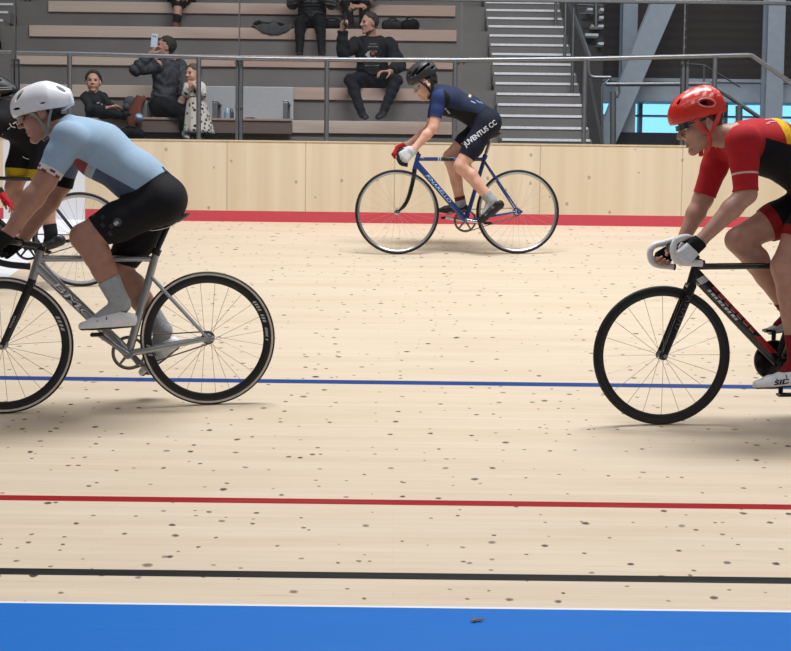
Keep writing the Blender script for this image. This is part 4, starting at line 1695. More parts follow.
class Person:
    def __init__(s, J, R=None, h=.006, lat=None, head=None, hands=(), child=False, female=False, headsc=1.0, heavy=1.0, feet=True):
        s.J = J = {k: np.asarray(v, float) for k, v in J.items()}
        s.heavy = heavy
        R0 = dict(neck=.056, chest=.125, chest_e=1.28, belly=.112, belly_e=1.25, pel=.125, pel_e=1.22, sh=.06, ua=.053, ub=.045, fa=.045, fm=.043, wr=.0275, th=.088, th2=.068, kn=.058, ca=.058, an=.037, glute=.095)
        if R: R0.update(R)
        R = s.R = R0
        s.lat = unit(J['shn'] - J['shf']) if lat is None else unit(lat)
        pts = np.array(list(J.values()))
        lo, hi = pts.min(0) - .24, pts.max(0) + .24
        S = s.S = SDF(lo, hi, h)
        lat = s.lat
        S.cone(J['pelvis'], J['belly'], R['pel'], R['belly'], .05, ax=lat, e=R['pel_e'], lab='torso')
        S.cone(J['belly'], J['chest'], R['belly'], R['chest'], .05, ax=lat, e=R['chest_e'], lab='torso')
        top = J['chest'] * .35 + J['neck'] * .65
        S.cone(J['chest'], top, R['chest'], R['neck'] * 1.45, .05, ax=lat, e=R['chest_e'], lab='torso')
        S.cone(top, J['neck'], R['neck'] * 1.5, R['neck'] * 1.1, .04, ax=lat, e=1.2, lab='neck')
        for x in 'nf':
            sh, el, wr = J['sh' + x], J['el' + x], J['wr' + x]
            S.cone(top * .6 + J['chest'] * .4, sh, R['sh'] * 1.15, R['sh'], .05, lab='torso')
            S.cone(sh, sh * .6 + el * .4, R['sh'] * 1.02, R['ua'], .03, lab='arm' + x)
            S.cone(sh * .6 + el * .4, el, R['ua'], R['ub'], .02, lab='arm' + x)
            S.cone(el, el * .68 + wr * .32, R['ub'] * .96, R['fm'], .02, lab='arm' + x)
            S.cone(el * .68 + wr * .32, wr, R['fm'], R['wr'], .02, lab='arm' + x)
            hp, kn, an = J['hip' + x], J['kn' + x], J['an' + x]
            S.ell(hp + (J['pelvis'] - hp) * .3, np.eye(3), np.array((1, 1, 1)) * R['glute'], .05, 'torso')
            S.cone(hp, hp * .45 + kn * .55, R['th'] * 1.05, R['th2'] * 1.12, .04, lab='leg' + x)
            S.cone(hp * .45 + kn * .55, kn, R['th2'] * 1.12, R['kn'], .03, lab='leg' + x)
            S.cone(kn, kn * .9 + an * .1, R['kn'] * .98, R['kn'] * .9, .02, lab='leg' + x)
            # calf stands out behind the shin
            bk_ = unit(unit(hp - kn) * .7 + unit(an - kn) * .3)
            bk_ = unit(bk_ - unit(an - kn) * np.dot(bk_, unit(an - kn)))
            c1 = kn * .72 + an * .28 + bk_ * .014
            c2 = kn * .5 + an * .5 + bk_ * .008
            S.cone(kn, c1, R['kn'] * .85, R['ca'], .02, lab='leg' + x)
            S.cone(c1, c2, R['ca'], R['ca'] * .86, .02, lab='leg' + x)
            S.cone(c2, an, R['ca'] * .86, R['an'], .02, lab='leg' + x)
            S.cone(kn, an, R['kn'] * .72, R['an'] * .95, .02, lab='leg' + x)
            if feet:
                S.cone(an, J['to' + x], R['an'] * .92, R['an'] * .6, .02, lab='foot' + x)
        hc = J['head']
        s.hq = None
        if head:
            Fd, Ud = head
            Fd = unit(Fd)
            Ud = unit(np.asarray(Ud) - Fd * np.dot(Ud, Fd))
            S.cone(J['neck'], hc - Ud * .055 * headsc - Fd * .022 * headsc, R['neck'], R['neck'] * .93, .03, lab='neck')
            s.hq, s.Fd, s.Ud, s.Sd = add_head(S, hc, Fd, Ud, headsc, child, female)
            s.hsc = headsc
        for (x, kw) in hands:
            add_hand(S, J['wr' + x], lab='hand' + x, flab='finger' + x, **kw)
        V, N, T = S.mesh()
        lab, names = S.labels(V)
        s.surf = Surf(V, N, T, lab, names)

    def body(s, label, sk, lips=None, origin=None, group=None, shave=None, dim=False):
        mats = [sk]
        w = s.surf
        w.M[:] = 0
        if s.hq is not None and lips:
            mats.append(lips)
            c1, c2 = s.hq(.092, -.064), s.hq(.09, -.076)
            A = np.array([s.Fd, s.Sd, s.Ud])
            r = np.array((.022, .022, .011)) * s.hsc
            w.paint(1, lambda V: np.sqrt((((V - (c1 + c2) / 2) @ A.T / r) ** 2).sum(1)) * .01 - .01)
        if s.hq is not None and shave:
            mats.append(shave)
        ob = np_object('person', w.V, w.T, w.M, mats, None, origin)
        tag(ob, label, 'person', group)
        s.ob = ob
        if s.hq is not None:
            for sd in (-1, 1):
                c = s.hq(.0795, .008, .032 * sd)
                b = MB()
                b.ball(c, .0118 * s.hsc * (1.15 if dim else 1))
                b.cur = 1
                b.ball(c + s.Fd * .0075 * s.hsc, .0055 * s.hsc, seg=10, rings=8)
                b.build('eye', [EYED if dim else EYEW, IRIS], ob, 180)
        return ob

    def wear(s, name, spec, off, mats, paints=(), rim=.004):
        return wear(s.surf, name, spec, off, mats if isinstance(mats, (list, tuple)) else [mats], s.ob, paints, rim)

    def hair(s, m, front=.05, low=-.03, off=.012, bump=.006, nape=-.06, side=.005):
        """hair follows the skull: behind a hairline"""
        c, Fd, Ud, sc = s.J['head'], s.Fd, s.Ud, s.hsc

        def g(V):
            f = (V - c) @ Fd / sc
            u = (V - c) @ Ud / sc
            top = (f - front - .35 * (u - .07))                      # front hairline
            low_ = np.where(f > side, (low + .085) - u, np.where(f < -.035, nape - u, low + .02 - u + (f + .035) * 1.2))
            return np.maximum(top, low_ * .8) * sc

        def o(V):
            q = (V - c) / sc
            n = np.sin(q[:, 0] * 130 + 2 * np.sin(q[:, 2] * 90)) * np.sin(q[:, 1] * 120 + q[:, 2] * 70)
            return sc * (off + bump * n)
        return s.wear('hair', {'head': [g], 'neck': [g]}, o, m, rim=.006)


def shoe(heel, toe, up, n, parent, mats, name='shoe', w=1.0, h=.004, text=None, toe_up=0.0, collar=.05, straps=True):
    """low sports shoe with sole, heel cup, toe box and collar; mats = [upper, sole, detail]"""
    heel, toe = np.asarray(heel, float), np.asarray(toe, float)
    d = unit(toe - heel)
    up = unit(np.asarray(up) - d * np.dot(up, d))
    n = unit(np.asarray(n) - d * np.dot(n, d) - up * np.dot(n, up))
    L = np.linalg.norm(toe - heel)
    S = SDF(np.minimum(heel, toe) - .13, np.maximum(heel, toe) + .13, h)

    def q(f, u, s=0.0): return heel + d * L * f + up * u + n * s
    S.cone(q(.12, .036), q(.42, .036), .032 * w, .034 * w, .02, ax=n, e=1.0, lab='upper')
    S.cone(q(.42, .036), q(.72, .030), .034 * w, .029 * w, .02, ax=n, e=1.3, lab='upper')
    S.cone(q(.72, .028), q(.92, .022 + toe_up), .028 * w, .020 * w, .02, ax=n, e=1.5, lab='upper')
    S.cone(q(.13, .05), q(.2, .05 + collar * .55), .032 * w, .034 * w, .02, ax=n, e=.95, lab='upper')
    S.cone(q(.2, .06), q(.55, .045), .030 * w, .028 * w, .02, ax=n, e=1.0, lab='upper')
    S.half(q(0, 0), -up)
    S.half(q(.22, .055 + collar * .55), unit(up * .95 - d * .25))
    S.cone(q(.2, .05), q(.22, .16), .026 * w, .03 * w, .004, sub=True)
    V, N, T = S.mesh()
    sf = Surf(V, N, T, np.zeros(len(V), int), ['upper'])
    sf.paint(1, lambda V: (V - q(0, .011)) @ up)
    ob = np_object(name, sf.V, sf.T, sf.M, mats[:2], parent)
    if straps:
        b = MB()
        for f in (.5, .66):
            pts = []
            for t in np.linspace(-1.2, 1.2, 9):
                pts.append(q(f, .034 + (.036 - .015 * (f > .6)) * w * math.cos(t), .042 * w * math.sin(t)))
            b.tube(pts, .0045, 6)
        b.build('strap', mats[2] if len(mats) > 2 else mats[0], ob, 60)
    if text:
        b = MB()
        f0, f1 = (.40, .72)
        a, c = (q(f1, .020, .047 * w), q(f0, .024, .042 * w))
        if np.dot(np.cross(c - a, up), n) < 0: a, c = c, a
        put_text(b, text, a, c, .024, up, n, None, .2, .03)
        b.build('lettering', BLK, ob)
    return ob


def helmet(P, c, Fd, Ud, rad, parent, m, m_in, tail=.15, cut=-.03, slope=0.0, vents=(), paint=None, h=.004, strap_m=None, tail_r=.045, tail_u=.01, mats_extra=()):
    """cycling helmet: shell with a tail, hollow inside, vents cut through"""
    Fd = unit(Fd)
    Ud = unit(np.asarray(Ud) - Fd * np.dot(Ud, Fd))
    Sd = np.cross(Fd, Ud)
    A = np.array([Fd, Sd, Ud])
    S = SDF(c - .26, c + .26, h)
    q = lambda f, u, s=0.0: c + Fd * f + Ud * u + Sd * s
    S.ell(q(.0, 0), A, np.array(rad), .02, 'shell')
    S.cone(q(-.05, .02), q(-tail, tail_u), rad[2] * .72, tail_r, .05, ax=Sd, e=1.15, lab='shell')
    S.half(q(.0, cut), unit(-Ud + slope * Fd), .006)
    S.half(q(-tail - tail_r * .35, 0), unit(-Fd), .01)
    S.ell(q(-.01, -.035), A, np.array((rad[0] * .80, rad[1] * .84, rad[2] * .86 + .02)), .004, sub=True)
    S.cone(q(-.02, -.06), q(-.12, -.06), .07, .06, .01, ax=Sd, e=1.05, sub=True)
    for (f, u, s_, lf, lu, ls, tilt) in vents:
        for sd in ((-1, 1) if s_ else (1,)):
            F2 = unit(Fd * math.cos(tilt) + Ud * math.sin(tilt))
            U2 = unit(Ud * math.cos(tilt) - Fd * math.sin(tilt))
            S.ell(q(f, u, s_ * sd), np.array([F2, Sd, U2]), np.array((lf, ls, lu)), .005, sub=True)
    V, N, T = S.mesh()
    sf = Surf(V, N, T, np.zeros(len(V), int), ['shell'])
    # inside of the shell and vent walls in the liner colour
    e_ = np.array(rad)

    def g_in(V):
        qv = (V - c) @ A.T
        k = np.sqrt(((qv / e_) ** 2).sum(1))
        inn = np.where(qv[:, 0] > -.03, k - .93, np.where(qv[:, 2] < cut + .012, .03, .03))
        return inn * .08
    sf.paint(1, g_in)
    mats = [m, m_in] + list(mats_extra)
    if paint:
        for (i, fn) in paint:
            sf.paint(i, lambda V: fn((V - c) @ A.T))
    ob = np_object('helmet', sf.V, sf.T, sf.M, mats, parent)
    return ob, q


def strap(P, pts, m, parent, name='helmet_strap', r=.0045, e=1.8):
    return MB().tube(spline(pts, 6), r, 8, ax=P.Fd, e=e).build(name, m, parent, 60)


def on_body(P, a):
    """nearest body surface point"""
    i = np.argmin(((P.surf.V - a) ** 2).sum(1))
    return P.surf.V[i], P.surf.N[i]


def project_text(mb, ob, s, fr, to, height, up, n, lift=.003, shear=0.0, bold=0.0, sub=2):
    """lettering laid on a garment's surface seen along -n"""
    me = ob.data
    o = np.array(ob['_o'])
    bv = BVHTree.FromPolygons([tuple(v.co) for v in me.vertices], [tuple(p.vertices) for p in me.polygons])
    tmp = MB()
    put_text(tmp, s, fr, to, height, up, n, None, shear, bold)
    bm = bmesh.new()
    vs = [bm.verts.new(v) for v in tmp.v]
    for f in tmp.f:
        try: bm.faces.new([vs[i] for i in f])
        except ValueError: pass
    if sub: bmesh.ops.subdivide_edges(bm, edges=[e for e in bm.edges if e.calc_length() > height * .35], cuts=sub, use_grid_fill=True)
    bm.verts.ensure_lookup_table()
    out = []
    for v in bm.verts:
        st = Vector(np.array(v.co) - o + n * .4)
        hit = bv.ray_cast(st, Vector(-n), 1.0)
        out.append((np.array(hit[0]) + o + n * lift) if hit[0] is not None else np.array(v.co))
    mb.add(out, [tuple(v.index for v in f.verts) for f in bm.faces])
    bm.free()


# ================================================================== rider on the silver bicycle
SKIN_A = skin('skin_tanned', 'a87e6c')
LIP = skin('lip', '9c6258')


def rider_joints(bk, d):
    return {k: bk.B(v[0], v[1], v[2]) for k, v in d.items()}


def px_dir(bk, dx, dy):
    """direction in the machine's plane for a step of (dx, dy) pixels"""
    return unit(bk.e * dx - bk.w * dy)


B = bkA.B
JA = rider_joints(bkA, dict(
    pelvis=(163, 199, 0), belly=(137, 178, 0), chest=(99, 150, 0), neck=(67, 130, 0), head=(41, 113.5, 0),
    shn=(69, 138, .165), eln=(45, 181, .195), wrn=(9, 233, .215), shf=(74, 139, -.165), elf=(61, 184, -.20), wrf=(23, 239, -.20),
    hipn=(160, 203, .085), knn=(84, 237, .10), ann=(121, 304, .11), ton=(94, 322, .11),
    hipf=(158, 204, -.085), knf=(117, 270, -.10), anf=(163, 331, -.11), tof=(150, 362, -.11)))
n = bkA.n
hA = (px_dir(bkA, -.95, .31), px_dir(bkA, -.31, -.95))
PAe = Person(JA, dict(th=.098, th2=.082, kn=.066, ca=.066, an=.040, ua=.062, ub=.052, fm=.052, wr=.031, chest=.128, belly=.118, sh=.07, neck=.06, pel=.12), h=.0055, lat=n, head=hA, headsc=1.06,
             hands=[('n', dict(K=B(-8, 246, .22), m=-n + bkA.w * -.2, w=px_dir(bkA, -.6, -.8), curl=(45, 60, 40))), ('f', dict(K=B(6, 250, -.2), m=n - bkA.w * .2, w=px_dir(bkA, -.6, -.8), curl=(45, 60, 40)))])
oA = PAe.body('person in a pale blue jersey and white helmet bent low over the silver bicycle', SKIN_A, LIP, origin=(bkA.cf + bkA.cr) / 2)
JB_ = [cloth('jersey_light_blue', '98b1c8', .03), cloth('panel_maroon', '7d3b38'), cloth('panel_slate', '4b5870'), cloth('panel_grey', '9aa0a6'), cloth('cuff_black', '111113'), cloth('cuff_white', 'd8d6d6'), cloth('sleeve_shaded_grey', '6f7f92')]


def pl(bk, x, y, dx, dy, off=0.0):
    """plane through a pixel of the machine's plane; inside is the side opposite (dx,dy)"""
    return (bk.B(x, y, off), bk.e * dx - bk.w * dy)


waist = pl(bkA, 160, 176, .55, .83)
collar = pl(bkA, 60, 124, -.72, -.69)
hem_n = (B(48, 174, .19), unit(PAe.J['eln'] - PAe.J['shn']))
hem_f = (B(62, 186, -.19), unit(PAe.J['elf'] - PAe.J['shf']))
spec = {'torso': [waist, collar], 'neck': [collar], 'armn': [hem_n], 'armf': [hem_f]}


def band_of(lab, p0, p1, ax):
    """between two planes across a limb"""
    return {lab: [(p0, -np.asarray(ax)), (p1, np.asarray(ax))]}


axn, axf = unit(PAe.J['eln'] - PAe.J['shn']), unit(PAe.J['elf'] - PAe.J['shf'])


def under(bk, x0, y0, x1, y1):
    """below the pixel line x0,y0 - x1,y1"""
    d = bk.e * (x1 - x0) - bk.w * (y1 - y0)
    nn = np.cross(d, bk.n)
    if np.dot(nn, bk.w) < 0: nn = -nn
    return (bk.B(x0, y0, .1), unit(nn))


u1 = under(bkA, 60, 147, 142, 196)
paints = [
    (6, {'armf': []}),  # far sleeve greyer: the shade on that arm is put into its colour
    (3, {'torso': [u1, pl(bkA, 97, 168, .83, .55), (B(69, 152, 0), px_dir(bkA, -1, -.2))]}),
    (1, {'torso': [u1, pl(bkA, 91, 165, .83, .55), (B(71, 152, 0), px_dir(bkA, -1, -.2))]}),
    (2, {'torso': [u1, pl(bkA, 98, 170, -.83, -.55)]}),
    (4, band_of('armf', hem_f[0] - axf * .055, hem_f[0] + axf * .1, axf)),
    (5, band_of('armn', hem_n[0] - axn * .030, hem_n[0] + axn * .1, axn))]
jer = PAe.wear('jersey', spec, .006, JB_, paints)
# checker on the near cuff
b = MB()
ck = mat('cuff_maroon', '7b3a34', .8)
S_ = PAe.surf
side = bkA.n
for r_ in range(2):
    for k in range(4):
        if (k + r_) % 2: continue
        pc = hem_n[0] - axn * (.022 - r_ * .014) + px_dir(bkA, .9, .42) * ((k - 1.5) * .030)
        st = pc + side * .12
        idx = np.argmin((((S_.V - st) - np.outer((S_.V - st) @ side, side)) ** 2).sum(1) + np.where((S_.V - JA['shn']) @ side > -.06, 0, 9) + np.where(S_.L == S_.names.index('armn'), 0, 9))
        p_, n_ = S_.V[idx], S_.N[idx]
        a_ = unit(axn - n_ * np.dot(axn, n_))
        c_ = np.cross(n_, a_)
        b = MB()
        b.box(p_ + n_ * .0065, a_ * .0065, c_ * .0135, n_ * .0012)
        b.build('cuff_check', ck, jer)
# bib shorts
BLKC = cloth('lycra_black', '131318')
hs_n = (B(96.5, 228, .1), px_dir(bkA, -.80, .57))
hs_f = (B(126, 265, -.1), px_dir(bkA, -.3, .95))
wst2 = pl(bkA, 158, 176, -.55, -.83)
sho = PAe.wear('shorts', {'torso': [wst2], 'legn': [hs_n], 'legf': [hs_f]}, .0045, [BLKC])
# leg cuff checks and round badge
b = MB()
axl = px_dir(bkA, .8, -.57)
cr_ = px_dir(bkA, .57, .8)
CHK = mat('hem_check', '2b2b30', .8)


def stick(b, P, x, y, off, lab, hl, hw, a, dirn, lift, th=.001, disc=False):
    S_ = P.surf
    c0 = CAM
    t_ = B_ = None
    tgt = a.B(x, y, off)
    dr = unit(tgt - CAM)
    rel = S_.V - CAM
    al = rel @ dr
    dist = np.linalg.norm(rel - np.outer(al, dr), axis=1) + np.where(S_.L == S_.names.index(lab), 0, 9)
    cand = np.where(dist < dist.min() + .008)[0]
    idx = cand[np.argmin(al[cand])]
    p_, n_ = S_.V[idx], S_.N[idx]
    q_ = unit(dirn - n_ * np.dot(dirn, n_))
    c_ = np.cross(n_, q_)
    if disc:
        b.lathe(p_ + n_ * lift, n_, [(.0005, th), (hl, th * .6), (hl, -th * 3), (.0005, -th * 3)], 20, closed=False)
    else:
        b.box(p_ + n_ * lift, q_ * hl, c_ * hw, n_ * th)
    return p_, n_


for k in range(5):
    for r_ in range(2):
        if (k + r_) % 2: continue
        stick(b, PAe, 93 + k * 4.2 + r_ * 4.5, 215 + k * 5 - r_ * 3, .12, 'legn', .009, .011, bkA, axl, .0052)
b.build('hem_check', CHK, sho)
b = MB()
stick(b, PAe, 116, 223, .12, 'legn', .021, 0, bkA, axl, .0055, .001, True)
bd = b.build('badge', mat('badge_dark_grey', '3c3f45', .6), sho)
b = MB()
stick(b, PAe, 114.8, 223.5, .12, 'legn', .012, .008, bkA, axl, .0066, .001)
b.build('badge_shape', mat('badge_pale', 'a9adb3', .6), bd)
# small dark pocket mark at the lower back
b = MB()
stick(b, PAe, 166, 166, .0, 'torso', .010, .012, bkA, axl, .0075)
stick(b, PAe, 168, 168.5, .0, 'torso', .005, .014, bkA, axl, .0075)
b.build('pocket_mark', mat('pocket_mark', '26282c', .7), jer)
# gloves
GLV = cloth('glove_black', '141416')
for x in 'nf':
    wv = unit(PAe.J['wr' + x] - PAe.J['el' + x])
    pw = PAe.J['wr' + x] + wv * .008
    PAe.wear('glove', {'hand' + x: [(pw, -wv)], 'arm' + x: [(pw, -wv)], 'finger' + x: []}, .0035, GLV)
# socks and shoes
SOCK = cloth('sock_grey', '9fa3a8')
for x, hy in (('n', (109, 284)), ('f', (142, 303))):
    of = .11 if x == 'n' else -.11
    ax_ = unit(PAe.J['an' + x] - PAe.J['kn' + x])
    tp = PAe.J['kn' + x] * .36 + PAe.J['an' + x] * .64 if x == 'n' else PAe.J['kn' + x] * .32 + PAe.J['an' + x] * .68
    PAe.wear('sock', {'leg' + x: [(tp, -ax_)], 'foot' + x: []}, .004, SOCK)
SHW = [mat('shoe_white', 'dfe2e8', .4, var=.04), BLK, mat('shoe_strap_grey', '4a4d53', .4)]
shoe(B(137, 327.5, .115), B(78.5, 331, .115), bkA.w, n, oA, SHW, w=1.1)
shoe(B(183, 346, -.115), B(142, 378, -.115), px_dir(bkA, -.55, -.8), n, oA, SHW, w=1.05)
# helmet and glasses
WHM = mat('helmet_white', 'e4e5ea', .35, var=.03)
cH = bkA.B(41, 106, 0)
hF, hU = px_dir(bkA, -.985, .175), px_dir(bkA, -.175, -.985)
vs = [(.085, .062, .055, .035, .008, .012, -.9), (.112, .0, .062, .020, .006, .03, .15), (-.02, -.0, .10, .014, .004, .02, .0), (-.115, .055, .05, .026, .008, .02, .75), (.02, .112, .0, .05, .02, .012, .0)]
hel, hq = helmet(PAe, cH, hF, hU, (.149, .098, .112), oA, WHM, mat('helmet_liner_dark', '222326', .7), tail=.145, cut=-.034, slope=-.01, vents=vs, tail_r=.042, tail_u=.012)
hc = lambda f, u, s=0.0: PAe.hq(f, u, s)
STR = mat('strap_grey', '8f9090', .7)
for sd in (-1, 1):
    strap(PAe, [hq(-.055, -.03, .085 * sd), hc(-.035, -.04, .078 * sd), hc(.0, -.10, .060 * sd), hc(.035, -.118, .035 * sd)], STR, hel, r=.0036)
    strap(PAe, [hq(.05, -.035, .085 * sd), hc(.012, -.03, .076 * sd), hc(.0, -.10, .060 * sd)], STR, hel, r=.0036)
for sd in (-1, 1):
    MB().tube(spline([hc(.104, .012, .012 * sd), hc(.10, .016, .045 * sd), hc(.07, .016, .071 * sd), hc(.0, .014, .08 * sd)], 6), .0026, 8).build('glasses_arm', mat('white_glasses', 'd9dade', .35), oA, 60)
b = MB()
V, F = [], []
for i, s_ in enumerate(np.linspace(-.06, .06, 15)):
    f_ = .113 - (s_ / .06) ** 2 * .032
    for u_ in (.024, -.020 + .010 * (abs(s_) < .012)):
        V.append(hc(f_, u_, s_))
    if i: F.append((2 * i - 2, 2 * i - 1, 2 * i + 1, 2 * i))
b.add(V, F)
LENS = mat('glasses_lens_smoke', '8c7d74', .12, var=.02)
b.build('glasses_lens', LENS, oA, 180)
HAIR_DK = mat('hair_dark', '231d1a', .7, var=.3, vs=200, bump=.6, bs=300)
PAe.hair(HAIR_DK, front=.03, off=.005, bump=.002, nape=-.055)
# ================================================================== rider on the blue bicycle
def two_hand_kw(bk, K, off, wdir, curl, mz=.2, thumb=1.0, sc=1.0):
    return [('n', dict(K=bk.B(K[0][0], K[0][1], off), m=-bk.n - bk.w * mz, w=px_dir(bk, *wdir), curl=curl, thumb=thumb, sc=sc)),
            ('f', dict(K=bk.B(K[1][0], K[1][1], -off), m=bk.n - bk.w * mz, w=px_dir(bk, *wdir), curl=curl, thumb=thumb, sc=sc))]


def cuff(P, x, t, which):
    """plane across a limb: which = arm (upper) / fore / thigh / shin"""
    J = P.J
    a, b = {'arm': ('sh', 'el'), 'fore': ('el', 'wr'), 'thigh': ('hip', 'kn'), 'shin': ('kn', 'an')}[which]
    p, q = J[a + x], J[b + x]
    return (p + (q - p) * t, unit(q - p))


def neg(pl_): return (pl_[0], -np.asarray(pl_[1]))


def gloves(P, mats, finger=False, paints=None, shift=.008, off=.0035):
    for x in 'nf':
        wv = unit(P.J['wr' + x] - P.J['el' + x])
        pw = P.J['wr' + x] + wv * shift
        sp = {'hand' + x: [(pw, -wv)], 'arm' + x: [(pw, -wv)]}
        if finger: sp['finger' + x] = []
        P.wear('glove', sp, off, mats if not isinstance(mats, dict) else mats[x], paints(x) if paints else ())


def glasses(P, frame, lens, w=.060, f=.113, hgt=(.024, -.018)):
    hq_ = P.hq
    for sd in (-1, 1):
        MB().tube(spline([hq_(f - .02, .016, .055 * sd), hq_(.06, .016, .073 * sd), hq_(.0, .014, .081 * sd)], 6), .0028 * P.hsc, 8).build('glasses_arm', frame, P.ob, 60)
    b = MB()
    V, F = [], []
    for i, s_ in enumerate(np.linspace(-w, w, 15)):
        f_ = f - (s_ / w) ** 2 * .034
        for u_ in (hgt[0], hgt[1] + .010 * (abs(s_) < .012)):
            for k in (0, .003): V.append(hq_(f_ - k, u_, s_))
        if i:
            o = 4 * i
            F += [(o - 4, o - 2, o + 2, o), (o - 3, o + 1, o + 3, o - 1), (o - 4, o, o + 1, o - 3), (o - 2, o - 1, o + 3, o + 2)]
    b.add(V, F)
    b.build('glasses_lens', lens, P.ob, 40)


B = bkB.B
SKIN_B = skin('skin_fair', 'dcae98')
PB_J = rider_joints(bkB, dict(
    pelvis=(487, 122.5, 0), belly=(469, 109.5, 0), chest=(449, 101, 0), neck=(436.5, 93, 0), head=(426, 84, 0),
    shn=(440, 98, .15), eln=(433, 128, .175), wrn=(413.5, 149.5, .205), shf=(438, 99, -.15), elf=(430, 129, -.175), wrf=(406.5, 146, -.18),
    hipn=(487, 124, .08), knn=(461, 166, .09), ann=(491.5, 201, .11), ton=(484, 215, .11),
    hipf=(485, 124, -.08), knf=(450, 157, -.09), anf=(461, 204, -.11), tof=(449, 212, -.11)))
PBe = Person(PB_J, dict(th=.082, th2=.068, kn=.056, ca=.053, an=.034, chest=.105, belly=.095, pel=.112, sh=.055, ua=.045, ub=.039, fa=.04, fm=.038, wr=.025, neck=.05, glute=.09), h=.006, lat=bkB.n,
             head=(px_dir(bkB, -.92, .39), px_dir(bkB, -.39, -.92)), headsc=.95, female=True,
             hands=two_hand_kw(bkB, ((403.5, 157), (399, 153.5)), .21, (-.7, -.7), (55, 65, 40), sc=1.12))
oB = PBe.body('person in navy kit and black helmet riding the blue bicycle', SKIN_B, mat('lip_pink', 'b8716c', .5), origin=(bkB.cf + bkB.cr) / 2)
NAVY, ROYAL, DKJ, BEI = cloth('jersey_navy', '27304a', .06), cloth('jersey_royal', '2b3b6c', .06), cloth('jersey_black', '17181d'), cloth('band_beige', 'cdb493')
waist = pl(bkB, 485, 106, .62, .60)
wst_b = neg(waist)
collar = pl(bkB, 432.5, 90, -.72, -.69)
spec = {'torso': [waist, collar], 'neck': [collar], 'armn': [cuff(PBe, 'n', .66, 'arm')], 'armf': [cuff(PBe, 'f', .66, 'arm')]}
uB = under(bkB, 436, 105, 500, 118)
jerB = PBe.wear('jersey', spec, .006, [NAVY, ROYAL, DKJ, BEI], [
    (2, {'torso': [uB]}), (1, {'armn': [], 'armf': []}),
    (2, {'armn': [pl(bkB, 441, 100, -.95, .1)]})])
shoB = PBe.wear('shorts', {'torso': [wst_b], 'legn': [cuff(PBe, 'n', .79, 'thigh')], 'legf': [cuff(PBe, 'f', .70, 'thigh')]}, .0045, [cloth('lycra_navy_black', '1a1f2e')])
b = MB()
project_text(b, shoB, 'JUVENTUS CC', B(464.5, 147.5, .1), B(496, 124.5, .1), .040, px_dir(bkB, -.6, -.8), bkB.n, bold=.02)
b.build('lettering', mat('short_letters', 'd9dade', .6), shoB)
b = MB()
stick(b, PBe, 469.8, 96, .0, 'torso', .010, .026, bkB, px_dir(bkB, .93, .35), .0075)
b.build('beige_band', BEI, jerB)
b = MB()
for x_, y_, l_ in ((474, 102, .02), (478.5, 101.5, .02), (482, 102.8, .014)):
    stick(b, PBe, x_, y_, .08, 'torso', l_, .0045, bkB, px_dir(bkB, .9, .35), .0075)
b.build('pocket_lettering_mark', mat('pocket_mark_blue', '8fa6c9', .6), jerB)
b = MB()
stick(b, PBe, 447.5, 112, .1, 'torso', .022, .007, bkB, px_dir(bkB, .2, 1), .0075)
stick(b, PBe, 445.5, 109, .1, 'torso', .006, .012, bkB, px_dir(bkB, .2, 1), .0076)
b.build('side_mark', mat('side_mark_grey', 'a9adb4', .6), jerB)
GW, GR, GK = cloth('glove_white', 'd3d6dc'), cloth('glove_red', 'b3202b'), cloth('glove_black', '141416')
gloves(PBe, {'n': [GW, GK], 'f': [GR, GK]}, finger=True, shift=.004, off=.006)
for x, t in (('n', .80), ('f', .84)):
    c_ = cuff(PBe, x, t, 'shin')
    c2 = cuff(PBe, x, t + .08, 'shin')
    PBe.wear('sock', {'leg' + x: [neg(c_)], 'foot' + x: []}, .004, [SOCK, cloth('sock_maroon', '6e2428')], [(1, {'legf': [c2]})])
SHB = [mat('shoe_black', '18181b', .45, var=.05), mat('shoe_sole_dark', '202023', .6), mat('shoe_buckle', '3c3e44', .4)]
shoe(B(506, 206.5, .115), B(479.5, 225.5, .115), px_dir(bkB, -.55, -.83), bkB.n, oB, SHB, w=.98, h=.005)
shoe(B(468, 213.5, -.115), B(437, 213, -.115), bkB.w, bkB.n, oB, SHB, w=.98, h=.005)
HB = mat('helmet_charcoal', '2c2d30', .4, var=.04)
cH = B(421.5, 75.5, 0)
vs = [(.02, .070, .040, .085, .012, .017, -.30), (-.03, .035, .075, .085, .013, .022, -.22), (.055, .035, .07, .05, .011, .02, -.45), (.02, .112, .0, .07, .02, .011, .0), (-.09, .01, .07, .03, .010, .014, -.1)]
helB, hq = helmet(PBe, cH, px_dir(bkB, -.9, .44), px_dir(bkB, -.44, -.9), (.128, .090, .106), oB, HB, mat('helmet_liner_dark', '222326'), tail=.115, cut=-.036, slope=.05, vents=vs, tail_r=.05, tail_u=-.015)
hc = PBe.hq
for sd in (-1, 1):
    strap(PBe, [hq(-.06, -.03, .08 * sd), hc(-.03, -.04, .078 * sd), hc(.0, -.10, .058 * sd), hc(.03, -.122, .03 * sd)], BLK, helB, r=.006)
    strap(PBe, [hq(.05, -.03, .08 * sd), hc(.012, -.03, .074 * sd), hc(.0, -.10, .058 * sd)], BLK, helB, r=.005)
glasses(PBe, mat('white_glasses', 'd9dade', .35), mat('glasses_lens_grey', '8f969c', .15))
PBe.hair(HAIR_DK, front=.03, off=.006, bump=.003, nape=-.06)
# plait lying on the back of the neck
pts = spline([hc(-.085, -.01, .02), B(434.5, 85, .02), B(440, 87, .03), B(449, 88.4, .03)], 7)
MB().tube(pts, [.016 + .005 * math.sin(i * 1.9) for i in range(len(pts))], 10).build('plait', HAIR_DK, oB, 180)

